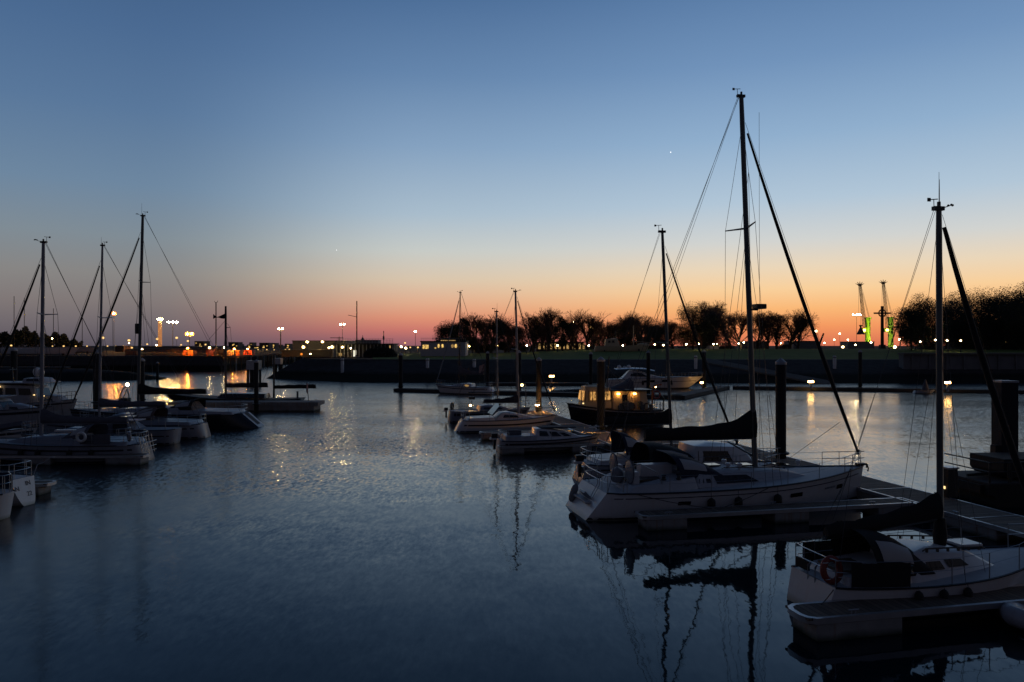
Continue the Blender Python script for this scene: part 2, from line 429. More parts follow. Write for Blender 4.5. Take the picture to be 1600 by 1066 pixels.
def rig(parent, H, xm, zb, zt, rake=.5, rm=.075, m='alu', stay=None, furl=.06, furl_m='black_canvas', spr=(), spr_w=.9, wire=.007, back=True,
        boom=None, cover=None, bow_x=None, vane=True, split=True, inner=True, drop=0.0):
    """mast, spreaders, standing rigging, furled headsail, boom with its cover.  rake: metres the masthead lies aft of the foot"""
    top = Vector((xm - rake, 0, zt)); foot = Vector((xm, 0, zb))
    ax = lambda z: foot.lerp(top, (z - zb) / (zt - zb))
    mb = MB().tube([foot, ax(lerp(zb, zt, .5)), ax(lerp(zb, zt, .93)), top], [rm, rm, rm * .92, rm * .8], 10, flat=.72)
    mast = mb.build('mast', m, parent, 50)
    if vane: windvane(mast, top, 1.0 if zt > 8 else .7)
    zst = zt - 1.0 if stay is None else stay
    bow = Vector(((bow_x if bow_x is not None else H.x0 + H.L - .08), 0, H.zs(1) + .12))
    s0 = ax(zst) + Vector((rm, 0, 0))
    if furl:
        a = s0.lerp(bow, .02); b = s0.lerp(bow, .965)
        sag = lambda t: a.lerp(b, t) + Vector((-.10 * 4 * t * (1 - t), 0, -.05 * 4 * t * (1 - t)))
        mb = MB().tube([sag(i / 8) for i in range(9)], [furl * q for q in (.55, .72, .85, .95, 1, 1.05, 1.1, 1.0, .6)], 8)
        mb.build('furled_headsail', furl_m, parent, 60)
        MB().lathe([(.05, 0), (.10, .01), (.10, .03), (.05, .05), (.05, .16), (.10, .17), (.10, .2), (.03, .22)], 10, b + Vector((.02, 0, -.12))).build('furling_drum', 'alu_black', parent)
    MB().tube([s0 + Vector((.01, 0, .15)), bow], wire, 4).build('forestay', 'wire', parent)
    if back:
        st = Vector((H.x0 + .15, 0, H.zs(0) + .1)); tp = top + Vector((-.15, 0, 0))
        mb = MB()
        if split:
            j = tp.lerp(st, .72)
            mb.tube([tp, j], wire, 4)
            for sd in (-1, 1): mb.tube([j, Vector((H.x0 + .15, sd * H.b(0) * .8, H.zs(0)))], wire, 4)
            mb.build('backstay', 'wire', parent)
        else:
            mb.tube([tp, st], wire, 4).build('backstay', 'wire', parent)
        MB().tube([top + Vector((-.1, 0, -.02)), Vector((H.x0 + .55, 0, (boom[2] if boom else 1.5) + .1))], wire * .9, 4).build('topping_lift', 'wire', parent)
    for sd in (-1, 1):
        ch = Vector((xm - .35, sd * (H.b((xm - .35 - H.x0) / H.L) - .05), H.zs((xm - .35 - H.x0) / H.L)))
        pts = [ax(zst + .1)]
        for z in sorted(spr, reverse=True):
            tip = ax(z) + Vector((-.28, sd * spr_w, .06))
            pts.append(tip)
        pts.append(ch)
        MB().tube(pts, wire, 4).build('shroud', 'wire', parent)
        if spr and inner:
            z = min(spr)
            MB().tube([ax(z - .15), ch + Vector((.35, 0, 0))], wire, 4).build('shroud', 'wire', parent)
            MB().tube([ax(z - .15), ch + Vector((-.3, 0, 0))], wire, 4).build('shroud', 'wire', parent)
    for z in spr:
        mb = MB()
        for sd in (-1, 1): mb.tube([ax(z), ax(z) + Vector((-.28, sd * spr_w, .06))], [.045, .025], 6)
        mb.build('spreader', m, mast)
    if boom:
        xb, xe, z, mm = boom
        bo = MB().tube([Vector((xb, 0, z)), Vector((xe, 0, z + .05 + drop))], .055, 8).build('boom', mm, parent)
        if cover:
            cm, hm, he, th, kr = cover
            sailcover(bo, cm, xb + .06, xe + .05, z + .06, hm, he, th, kr, drop=drop)
    return mast

def boat_base(name, label, cat, pos, hdg, H, hm='hull_white', dm='deck', stripe='stripe', boot=(.03, .12), sheer=None, rim='stripe', rimr=.03, group=None):
    root = thing(name, label, cat, (pos[0], pos[1], 0), R(hdg), group)
    h = H.mesh().build('hull', hm, root, 50)
    H.deck().build('deck', dm, root, 50)
    if boot: H.strip(boot[0], boot[1]).build('boot_stripe', stripe, h, 60)
    if sheer: H.strip(sheer[0], sheer[1], rel=True, t0=.03, t1=.97).build('sheer_stripe', stripe, h, 60)
    if rim: H.rim(rimr).build('toe_rail', rim, h, 60)
    return root, h

def fender(pos, label, m='rubber', r=.13, h=.5, hang=.6, group='fenders hung along the hulls'):
    t = thing('fender', label, 'fender', pos, 0, group)
    MB().lathe([(.02, h), (.05, h * .96), (r * .8, h * .85), (r, h * .7), (r, h * .25), (r * .75, h * .08), (.03, 0)], 10).build('fender_body', m, t, 60)
    MB().tube([(0, 0, h * .98), (0, .03, h + hang)], .008, 4).build('lanyard', 'rope', t)
    return t

def hang_fenders(root, H, hdg, ts, side, what, m='rubber', r=.13, h=.5, dz=-.05):
    for i, t in enumerate(ts):
        z = max(.12, H.zs(t) * .25 + dz)
        lp = H.p(t, z + h * .5, side, r + .015); lp.z = z
        w = Matrix.Rotation(R(hdg), 4, 'Z') @ lp + Vector(root.location)
        f = fender(w, what[i], m, r, h, max(.1, H.zs(t) - z - h))
# ------------------------------------------------------------------ camera, world, sun
cam_d = bpy.data.cameras.new('camera'); cam = bpy.data.objects.new('camera', cam_d); COL.objects.link(cam)
cam.location = (0, 0, EYE); cam.rotation_euler = (R(90), 0, 0)
cam_d.sensor_width = 36; cam_d.lens = 36 * F / 1600; cam_d.shift_y = (HY - 533) / 1600
cam_d.clip_start = .1; cam_d.clip_end = 9000
scene.camera = cam
scene.view_settings.view_transform = 'Standard'; scene.view_settings.look = 'None'
scene.view_settings.exposure = 0; scene.view_settings.gamma = 1
cy = scene.cycles
cy.max_bounces = 6; cy.diffuse_bounces = 2; cy.glossy_bounces = 4; cy.transmission_bounces = 4; cy.transparent_max_bounces = 8
cy.sample_clamp_indirect = 2; cy.use_denoising = True; cy.caustics_reflective = False; cy.caustics_refractive = False

SUN_AZ, SUN_EL = 24.0, -2.5          # the sun has set behind the park
w = bpy.data.worlds.new('World'); scene.world = w; w.use_nodes = True
nt = w.node_tree; N = nt.nodes; L = nt.links; N.clear()
out = N.new('ShaderNodeOutputWorld'); bg = N.new('ShaderNodeBackground')
tc = N.new('ShaderNodeTexCoord'); sx = N.new('ShaderNodeSeparateXYZ'); L.new(tc.outputs['Generated'], sx.inputs[0])
def math_n(op, a, b=None):
    n = N.new('ShaderNodeMath'); n.operation = op
    for i, v in enumerate((a, b)):
        if v is None: continue
        if isinstance(v, (int, float)): n.inputs[i].default_value = v
        else: L.new(v, n.inputs[i])
    return n.outputs[0]
el = math_n('DIVIDE', math_n('ARCSINE', sx.outputs['Z']), R(62))
az = math_n('ARCTAN2', sx.outputs['X'], sx.outputs['Y'])
def ramp(stops):
    n = N.new('ShaderNodeValToRGB'); cr = n.color_ramp; cr.interpolation = 'EASE' if False else 'LINEAR'
    while len(cr.elements) > 1: cr.elements.remove(cr.elements[-1])
    for i, (e, c) in enumerate(stops):
        p = min(1, max(0, e / 62.0))
        q = cr.elements[0] if i == 0 else cr.elements.new(p)
        q.position = p; q.color = (*lin(*c), 1)
    L.new(el, n.inputs['Fac']); return n.outputs['Color']
SKY_GLOW = [(0, (212, 114, 86)), (.5, (224, 126, 88)), (1.4, (240, 150, 96)), (2.7, (246, 181, 118)), (4.1, (245, 204, 153)), (5.7, (231, 211, 183)),
            (7.6, (206, 208, 206)), (10.5, (174, 195, 213)), (15, (141, 172, 203)), (20, (110, 144, 184)), (25, (86, 121, 164)), (36, (42, 68, 104)), (62, (13, 24, 42))]
SKY_MID = [(0, (144, 94, 104)), (.5, (166, 102, 107)), (1.2, (200, 117, 108)), (2.1, (219, 142, 116)), (3.3, (221, 170, 141)), (5.0, (214, 194, 170)),
           (7.2, (196, 200, 196)), (10, (166, 186, 202)), (15, (130, 159, 190)), (20, (98, 131, 170)), (25, (74, 108, 150)), (36, (36, 58, 92)), (62, (12, 21, 37))]
SKY_SIDE = [(0, (88, 82, 92)), (1.5, (108, 102, 108)), (3, (124, 117, 118)), (5, (132, 131, 131)), (7.5, (124, 137, 147)), (11, (106, 132, 158)),
            (16, (86, 117, 153)), (21, (72, 104, 144)), (26, (60, 91, 131)), (36, (32, 52, 82)), (62, (11, 19, 33))]
SKY_BACK = [(0, (56, 54, 60)), (8, (65, 63, 72)), (20, (54, 58, 76)), (36, (34, 46, 70)), (62, (16, 26, 42))]
rg, rm_, rs_, rb_ = ramp(SKY_GLOW), ramp(SKY_MID), ramp(SKY_SIDE), ramp(SKY_BACK)
def mrange(v, a, b):
    n = N.new('ShaderNodeMapRange'); n.interpolation_type = 'SMOOTHSTEP'
    n.inputs['From Min'].default_value = a; n.inputs['From Max'].default_value = b
    L.new(v, n.inputs['Value']); return n.outputs['Result']
def mixc(f, a, b):
    n = N.new('ShaderNodeMix'); n.data_type = 'RGBA'
    L.new(f, n.inputs['Factor']); L.new(a, n.inputs['A']); L.new(b, n.inputs['B']); return n.outputs['Result']
c = mixc(mrange(az, R(-27), R(-6)), rs_, rm_)
c = mixc(mrange(az, R(-10), R(19)), c, rg)
absd = math_n('ABSOLUTE', math_n('SUBTRACT', az, R(10)))
c = mixc(mrange(absd, R(45), R(105)), c, rb_)
sky = N.new('ShaderNodeTexSky'); sky.sky_type = 'NISHITA'; sky.sun_disc = False
sky.sun_elevation = R(SUN_EL); sky.sun_rotation = R(SUN_AZ); sky.altitude = 5
add = N.new('ShaderNodeMix'); add.data_type = 'RGBA'; add.blend_type = 'ADD'; add.inputs['Factor'].default_value = .05
L.new(c, add.inputs['A']); L.new(sky.outputs['Color'], add.inputs['B'])
L.new(add.outputs['Result'], bg.inputs['Color']); bg.inputs['Strength'].default_value = 1.0
L.new(bg.outputs[0], out.inputs['Surface'])
sd = bpy.data.lights.new('sun', 'SUN'); sd.energy = .012; sd.angle = R(14); sd.color = (1, .6, .35)
so = bpy.data.objects.new('sun', sd); COL.objects.link(so)
dv = Vector((math.sin(R(SUN_AZ)), math.cos(R(SUN_AZ)), math.tan(R(1.0))))
so.rotation_euler = dv.to_track_quat('Z', 'Y').to_euler()

# ------------------------------------------------------------------ water
def water_mat():
    m = bpy.data.materials.new('harbour_water'); nt, N, L = nodes_of(m)
    p = N['Principled BSDF']
    p.inputs['Base Color'].default_value = (.003, .013, .019, 1); p.inputs['IOR'].default_value = 1.30
    p.inputs['Roughness'].default_value = .045; p.inputs['Specular IOR Level'].default_value = .5
    g = N.new('ShaderNodeNewGeometry')
    def noise(scale, sy, detail, rough=.5):
        mp = N.new('ShaderNodeMapping'); mp.inputs['Scale'].default_value = (scale, scale * sy, scale)
        L.new(g.outputs['Position'], mp.inputs['Vector'])
        n = N.new('ShaderNodeTexNoise'); n.inputs['Scale'].default_value = 1; n.inputs['Detail'].default_value = detail; n.inputs['Roughness'].default_value = rough
        L.new(mp.outputs[0], n.inputs['Vector']); return n
    def vm(op, a, b):
        n = N.new('ShaderNodeVectorMath'); n.operation = op
        for i, v in enumerate((a, b)):
            if isinstance(v, (tuple, Vector)): n.inputs[i].default_value = v
            elif isinstance(v, (int, float)): n.inputs['Scale' if op == 'SCALE' else i].default_value = v
            else: L.new(v, n.inputs['Scale'] if (op == 'SCALE' and i == 1) else n.inputs[i])
        return n.outputs[0]
    def mr(v, a, b, c, d):
        n = N.new('ShaderNodeMapRange'); n.interpolation_type = 'SMOOTHSTEP'
        for k, x in zip(('From Min', 'From Max', 'To Min', 'To Max'), (a, b, c, d)): n.inputs[k].default_value = x
        L.new(v, n.inputs['Value']); return n.outputs['Result']
    def mul0(a, b):
        n = N.new('ShaderNodeMath'); n.operation = 'MULTIPLY'; L.new(a, n.inputs[0]); L.new(b, n.inputs[1]); return n.outputs[0]
    swell = vm('SUBTRACT', noise(.35, 1.6, 2).outputs['Color'], (.5, .5, .5))
    wave = vm('SUBTRACT', noise(1.5, .8, 3).outputs['Color'], (.5, .5, .5))
    rip = vm('SUBTRACT', noise(7.5, .36, 3, .6).outputs['Color'], (.5, .5, .5))
    sp = N.new('ShaderNodeSeparateXYZ'); L.new(g.outputs['Position'], sp.inputs[0])
    f1 = mr(sp.outputs['Y'], 20, 52, 0, 1); f2 = mr(sp.outputs['Y'], 58, 92, 1, .30)
    far = mul0(f1, f2)
    patch = mr(noise(.035, 2.2, 3, .6).outputs['Fac'], .38, .62, .35, 1.25)
    # sheltered strip in the lee of the pontoon and its boats lies calm
    lee = mr(sp.outputs['X'], -14, 4, 1.5, .42)
    lee2 = mr(sp.outputs['Y'], 42, 75, 0, 1)
    n = N.new('ShaderNodeMath'); n.operation = 'MAXIMUM'; L.new(lee, n.inputs[0]); L.new(lee2, n.inputs[1]); leef = n.outputs[0]
    def mul(a, b):
        n = N.new('ShaderNodeMath'); n.operation = 'MULTIPLY'
        for i, v in enumerate((a, b)):
            if isinstance(v, (int, float)): n.inputs[i].default_value = v
            else: L.new(v, n.inputs[i])
        return n.outputs[0]
    def madd(a, k, b):
        n = N.new('ShaderNodeMath'); n.operation = 'MULTIPLY_ADD'; L.new(a, n.inputs[0]); n.inputs[1].default_value = k; n.inputs[2].default_value = b; return n.outputs[0]
    s_sw = madd(far, .02, .03)
    s_wv = mul(mul(madd(far, .08, .05), patch), leef)
    s_rp = mul(mul(madd(far, .56, .08), patch), leef)
    rg_ = mul(madd(f1, .165, .035), mr(noise(.03, 2.5, 3, .6).outputs['Fac'], .38, .62, .82, 1.12)); left = mr(sp.outputs['X'], -15, -3, .21, 0); n = N.new('ShaderNodeMath'); n.operation = 'MAXIMUM'; L.new(rg_, n.inputs[0]); L.new(left, n.inputs[1]); L.new(n.outputs[0], p.inputs['Roughness'])
    v = vm('ADD', vm('ADD', vm('SCALE', swell, s_sw), vm('SCALE', wave, s_wv)), vm('SCALE', rip, s_rp))
    v = vm('MULTIPLY', v, (1, 1, 0))
    v = vm('NORMALIZE', vm('ADD', v, (0, 0, 1)), (0, 0, 0))
    L.new(v, p.inputs['Normal'])
    return m
M['water'] = water_mat()
MB().add([(-1500, -60, 0), (1500, -60, 0), (1500, 420, 0), (-1500, 420, 0)], [(0, 1, 2, 3)]).build('water', 'water', None, 0, 'structure')

# ------------------------------------------------------------------ land
M['ground'] = mat('ground', (.045, .045, .040), .95, var=.4, scale=.15, bump=.3, spec=.05)
M['slope'] = stained('bank_stone', (.062, .060, .060), (.017, .018, .015), 1.2, 1.7, .95, .5, .9, .8, .05)
M['grass'] = mat('lawn_grass', (.14, .17, .050), .95, var=.4, scale=.35, bump=.6, bscale=6, spec=.05)
M['path'] = mat('path_gravel', (.15, .14, .12), .95, var=.25, scale=.8)
M['quay'] = mat('quay_wall', (.15, .15, .155), .9, var=.35, scale=.6, bump=.4)
BOT = [(-2500, 180), (-900, 180), (-300, 180), (-90, 180), (-70, 180), (-77, 268), (-36, 268), (-47, 150), (-49, 141), (-29, 121), (0, 119), (60, 118), (120, 118), (900, 118), (2500, 118)]
TOP = [(-2500, 183), (-900, 183), (-300, 183), (-92, 183), (-71.5, 183), (-79, 270), (-34, 270), (-36, 158), (-41, 143), (-22, 138), (0, 137), (60, 137), (120, 137), (900, 138), (2500, 138)]
LZ = 3.7
poly = [Vector((x, y, LZ)) for x, y in TOP] + [Vector((2500, 6000, LZ)), Vector((-2500, 6000, LZ))]
MB().add(poly, tessellate_polygon([poly])).build('ground', 'ground', None, 0, 'structure')
mb = MB(); rings = []
for k in (0, .3, .6, 1):
    rings.append([Vector((lerp(a[0], b[0], k), lerp(a[1], b[1], k), lerp(-1.2, LZ - .002, k) + (.12 if k == .6 else 0))) for a, b in zip(BOT, TOP)])
mb.loft(rings, False, False, False).build('bank', 'slope', None, 20, 'structure')
mb = MB(); ring = lambda x, h, e: [Vector((x, 129 + e, -1)), Vector((x, 135 + e * .5, h)), Vector((x, 138, h + .1)), Vector((x, 140, h)), Vector((x, 148 - e, -1))]
mb.loft([ring(-700, 2.1, 0), ring(-110, 2.1, 0), ring(-80, 1.9, 1), ring(-72, 1.3, 2), ring(-65.5, .2, 4)], False, True, True).build('mole', 'slope', None, 25, 'structure')
MB().box((-150, 137.6, 2.28), (135, 1.4, .12)).build('mole_path', 'quay', None, 0, 'structure')
# lawn: a low grassy rise behind the bank
def lawn_z(x, y):
    px = x / y
    amp = .35 + 1.25 * max(0, min(1, (px + .02) / .14))
    f = max(0, min(1, (y - 139.5) / 45)); g = max(0, min(1, (250 - y) / 30))
    return LZ + .02 + amp * (f * f * (3 - 2 * f)) * g
ys = [139.5, 141, 145, 150, 156, 163, 171, 180, 192, 205, 220, 235, 250]; nx = 60
mb = MB(); mb.loft([[Vector((lerp(-32, 190, i / nx) * y / 170, y, lawn_z(lerp(-32, 190, i / nx) * y / 170, y))) for i in range(nx + 1)] for y in ys], False, False, False)
mb.build('lawn', 'grass', None, 60, 'structure')
MB().add([(-22, 137.3, LZ + .008), (120, 137.3, LZ + .008), (120, 139.3, LZ + .008), (-22, 139.3, LZ + .008)], [(0, 1, 2, 3)]).build('path', 'path', None, 0, 'structure')
# slipway running down the bank
a, b = at(1104, 565, 135.5), at(1298, 601, 121)
d = (b - a); side = Vector((0, 1.3, .42))
MB().loft([[a - side, a + side, a + side + Vector((0, 0, .25)), a - side + Vector((0, 0, .25))], [b - side, b + side, b + side + Vector((0, 0, .25)), b - side + Vector((0, 0, .25))]]).build('ramp', 'path', None, 0, 'structure')
# quay wall
q = thing('quay_wall', 'grey concrete quay wall with upright ribs along the park under the evergreen grove', 'wall', (0, 0, 0))
MB().box((106, 131.2, 2.2), (74, 1.6, 5.0)).build('wall_face', 'quay', q)
MB().box((106, 131.0, 4.85), (74.4, 2.2, .3)).build('coping', 'path', q)
for i in range(24):
    MB().box((70.5 + i * 3.05, 130.3, 2.2), (.35, .25, 4.9)).build('rib', 'quay', q)

# ------------------------------------------------------------------ piles
def pile(pos, r, h, label, cap='pile_cap', m='pile', square=False, group='mooring piles'):
    t = thing('mooring_pile', label, 'mooring pile', (pos[0], pos[1], 0), 0, group)
    if square:
        MB().box((0, 0, h / 2 - .5), (r * 2, r * 2, h + 1)).build('post', m, t, bevel=.03)
        MB().box((0, 0, h + .04), (r * 2.06, r * 2.06, .08)).build('cap', cap, t)
    else:
        MB().lathe([(r, -1), (r, h)], 14).build('post', m, t)
        MB().lathe([(r * 1.06, h - .12), (r * 1.06, h), (r * .12, h + r * .8)], 14).build('cap', cap, t)
        MB().torus((0, 0, .75), r + .10, .07, 'z', 16, 6).build('guide_ring', 'alu_black', t)
    return t
PILES = [ # px, py top, D, width px, label
    (1220, 563, 38.2, 16, 'dark steel pile with pale cone cap, thickest beside the walkway behind the large white yacht'),
    (939, 560, 50.9, 12.5, 'dark steel pile with pale cone cap standing in front of the lit wheelhouse boat'),
    (842, 560, 66, 8.5, 'steel pile with pale cone cap at the far lit end of the walkway'),
    (626, 553, 101.6, 6.5, 'thin dark pile at the open outer end of the far pontoon'),
    (762, 550, 103, 5.5, 'thin dark pile beside the far sloop with raised sail cover'),
    (811, 549, 99, 7, 'dark pile on the far pontoon behind the mast of the white sloop'),
    (923, 551, 98, 5.5, 'thin dark pile behind the wheelhouse boat, seen beyond its roof'),
    (1013, 549, 97, 6, 'dark pile in front of the sleek motor yacht'),
    (1100, 548, 108.5, 6.5, 'dark pile at the pointed bow of the sleek motor yacht'),
    (1344, 548, 104, 5.5, 'thin dark pile alone on the far pontoon below the harbour cranes'),
    (400.5, 563, 70.2, 7, 'dark pile against the grey breakwater pontoon of the two-masted boat'),
    (222, 561, 76, 8, 'dark pile close behind the mast of the dark-hulled yacht'),
    (152, 549, 72, 12, 'thick dark pile beside the motor trawler'),
    (22, 545, 73, 9, 'thick dark pile behind the white cabin cruiser'),
    (246, 566, 135, 4, 'slender dark pile off the tip of the stone mole'),
]
for px, py, D, wpx, lab in PILES:
    p = at(px, py, D); pile((p.x, D), wpx / 2 * D / F, p.z - .1, lab)
p = at(1573.5, 598, 31.6)
t = pile((p.x + .1, 31.9), .36, p.z, 'massive square black dolphin pile towering over the work barge', square=True)
MB().box((-.46, -.1, 1.75), (.24, .4, .55)).build('fender_block', 'rubber', t, bevel=.03)
for px, py0, D, lab in ((535, 560, 134, 'pale marker post on the bank below the flat-roofed pavilion'), (668, 560, 132.5, 'pale marker post on the bank below the lit clubhouse'),
                        (741, 561, 132.5, 'pale marker post on the bank near the far sloop'), (1087, 556, 131, 'pale marker post on the bank at the head of the slipway'), (1304, 556, 131, 'pale marker post on the bank below the harbour cranes')):
    p = at(px, py0, D)
    t = thing('marker_post', lab, 'post', (p.x, D, p.z - 2.7), 0, 'pale marker posts on the bank')
    MB().lathe([(.28, 0), (.28, 2.6), (.22, 2.7)], 10).build('post', 'white_paint', t); MB().lathe([(.34, 2.3), (.34, 2.45)], 10).build('collar', 'alu', t)
t0 = at(397, 600, 121)
t = thing('mooring_dolphin', 'dark mooring dolphin with grey platform on several legs in the channel mouth', 'dolphin', (t0.x, 121, 0))
MB().box((0, 0, 3.1), (1.9, 1.9, 1.5)).build('platform', 'pont_edge', t); MB().box((.2, 0, 4.2), (.7, .7, .7)).build('bollard', 'pile', t)
for x, y in ((-.75, -.7), (.05, -.7), (.75, -.7), (-.75, .7), (.75, .7)): MB().lathe([(.2, -1), (.2, 2.4)], 8, (x, y, 0)).build('leg', 'pile', t)
t0 = at(434, 579, 160)
t = thing('mooring_dolphin', 'distant mooring dolphin with small hut in the channel below the trestle jetty', 'dolphin', (t0.x, 160, 0))
MB().box((0, 0, 2.9), (1.7, 1.7, 1.3)).build('platform', 'pont_edge', t)
for x, y in ((-.6, -.6), (.6, -.6), (-.6, .6), (.6, .6)): MB().lathe([(.3, -1), (.3, 2.3)], 8, (x, y, 0)).build('leg', 'pile', t)

# ------------------------------------------------------------------ pontoons
U = Vector((.977, .213, 0)); V = Vector((-.213, .977, 0)); HD = math.degrees(math.atan2(.213, .977))
def pontoon(name, label, cat, p0, hdg, length, width, z=.5, floats=(), fl_h=.42, deck='pont_deck', edge='pont_edge', group=None, rounded=True, cleats=(), thick=.13, seams=0, fdepth=.9):
    """p0 = corner of the deck's near edge; runs along local +x, its width along +y"""
    t = thing(name, label, cat, (p0[0], p0[1], 0), R(hdg), group)
    MB().box((length / 2, width / 2, z - .03), (length - .1, width - .1, .05)).build('deck', deck, t)
    o = [(.25, 0), (length, 0), (length, width), (.25, width), (.06, width - .12), (0, width - .3), (0, .3), (.06, .12)] if rounded else [(0, 0), (length, 0), (length, width), (0, width)]
    i = [(.30, .09), (length - .09, .09), (length - .09, width - .09), (.30, width - .09), (.16, width - .18), (.10, width - .33), (.10, .33), (.16, .18)] if rounded else [(.09, .09), (length - .09, .09), (length - .09, width - .09), (.09, width - .09)]
    rr = [[Vector((x, y, z - thick)) for x, y in o], [Vector((x, y, z)) for x, y in o], [Vector((x, y, z)) for x, y in i], [Vector((x, y, z - thick)) for x, y in i]]
    MB().loft([[rr[k][j] for k in range(4)] for j in range(len(o))] + [[rr[k][0] for k in range(4)]], True, False, False).build('edge_beam', edge, t, 25)
    MB().box((length / 2, width / 2, z - thick / 2 - .06), (length - .3, width - .3, .1)).build('frame', 'pont_dark', t)
    for a, b in floats:
        MB().box(((a + b) / 2, width / 2, z - thick - fdepth / 2), (b - a, width * .96, fdepth)).build('float', 'concrete', t, bevel=.03)
    for k, x in enumerate(cleats):
        mb = MB()
        y = .12 if k % 2 == 0 else width - .12
        mb.tube([(x - .13, y, z + .08), (x + .13, y, z + .08)], .018, 6)
        for dx in (-.05, .05): mb.tube([(x + dx, y, z), (x + dx, y, z + .08)], .016, 5)
        mb.build('cleat', 'steel', t)
    for k in range(seams):
        x = length * (k + 1) / (seams + 1)
        MB().box((x, width / 2, z + .003), (.05, width - .2, .012)).build('deck_seam', edge, t)
    return t
hv = math.degrees(math.atan2(.977, -.213))
nearB = lambda Y: Vector((15.27 - .218 * (Y - 25), Y, 0))
p = nearB(15)
# walkway: near edge is on the -y side when heading away, so start from the far corner
wk = pontoon('walkway_pontoon', 'broad brown-decked walkway pontoon running past the large yacht, seamed and pale-edged', 'walkway pontoon', (p.x + 2.1 * .977, p.y + 2.1 * .213), hv, 30.2, 2.1, .5,
        [(.6 + 4.2 * i, 3.4 + 4.2 * i) for i in range(7)], rounded=False, seams=5, cleats=[2 + 2.9 * i for i in range(10)], fdepth=.75)
p = Vector((5.75, 43.6, 0))
pontoon('walkway_pontoon', 'lamplit orange-glowing stretch of walkway pontoon beside the wheelhouse boat', 'walkway pontoon', (p.x + 2.0 * .977, p.y + 2.0 * .213), hv, 22.6, 2.0, .5,
        [(.6 + 4.4 * i, 3.4 + 4.4 * i) for i in range(5)], rounded=False, seams=3, cleats=[2 + 3.6 * i for i in range(6)], fdepth=.75)
pontoon('walkway_pontoon', 'short cross pontoon linking the two walkway stretches behind the boom covers', 'walkway pontoon', (7.85, 43.4), HD, 3.6, 1.9, .5, [(.3, 3.2)], rounded=False, fdepth=.75)
def finger(p0, length, width, label, floats, hdg=HD, z=.5, **k):
    return pontoon('finger_pontoon', label, 'finger pontoon', p0, hdg, length, width, z, floats, group='finger pontoons between berths', **k)
finger((6.25, 15.65), 10.4, .95, 'finger pontoon with bright metal edge in front of the sloop with the orange lifebuoy', [(.25, 2.35), (6.6, 8.8)], cleats=(1.2, 5, 9))
finger((4.42, 25.05), 10.9, .95, 'finger pontoon alongside the large white yacht', [(.2, 1.65), (5.0, 6.35), (9.2, 10.8)], cleats=(1.0, 5.4, 9))
finger((-.75, 42.4), 6.4, .85, 'finger pontoon with float block under the small cruiser with blue cabin top', [(.2, 1.5), (4.4, 5.6)])
finger((-2.1, 49.2), 6.4, .85, 'finger pontoon with float block beside the white sloop with raked windscreen', [(.2, 1.5), (4.4, 5.6)])
finger((-19.4, 38.9 + .95), 12, .95, 'finger pontoon below the pale sloop with spread cockpit gear', [(.15, 2.0), (4.9, 6.4), (9, 10.6)], 180)
finger((-19.5, 31.9), 8, .9, 'short finger pontoon end beside the transom marked with letters', [(.35, 2.2), (5, 7)], 180)
# gusset where the finger meets the walkway
# breakwater pontoon of the two-masted boat
pontoon('breakwater_pontoon', 'thick grey concrete breakwater pontoon under the two-masted boat', 'pontoon', (-33, 70.9), 0, 14.4, 2.6, .86, [(.3, 14.0)], deck='concrete', edge='concrete', thick=.35, fdepth=.9, rounded=False, cleats=(13.8, 13.6))
# far pontoons
def seg_pont(a, b, width, label, z=.42, lamp=None):
    d = Vector(b) - Vector(a); h = math.degrees(math.atan2(d.y, d.x)); ln = d.length
    return pontoon('far_pontoon', label, 'pontoon', a, h, ln, width, z, [(i * 6 + .4, min(i * 6 + 4.6, ln - .1)) for i in range(int(ln / 6) + 1) if i * 6 + 1 < ln], deck='pont_deck', edge='pont_dark', thick=.4, rounded=False, fdepth=.6)
seg_pont((-16.2, 101), (19.8, 86.5), 2.0, 'long dark pontoon across the channel in front of the motor yacht')
seg_pont((20.2, 86.5), (31.5, 107), 2.0, 'dark pontoon stretch slanting away from the motor yacht to the far bank')
seg_pont((31.8, 106.5), (84, 92), 2.2, 'long dark pontoon below the quay wall, carrying two low lamps')
seg_pont((-4, 116.3), (12, 115.6), 1.8, 'short back pontoon close to the bank with one low lamp')
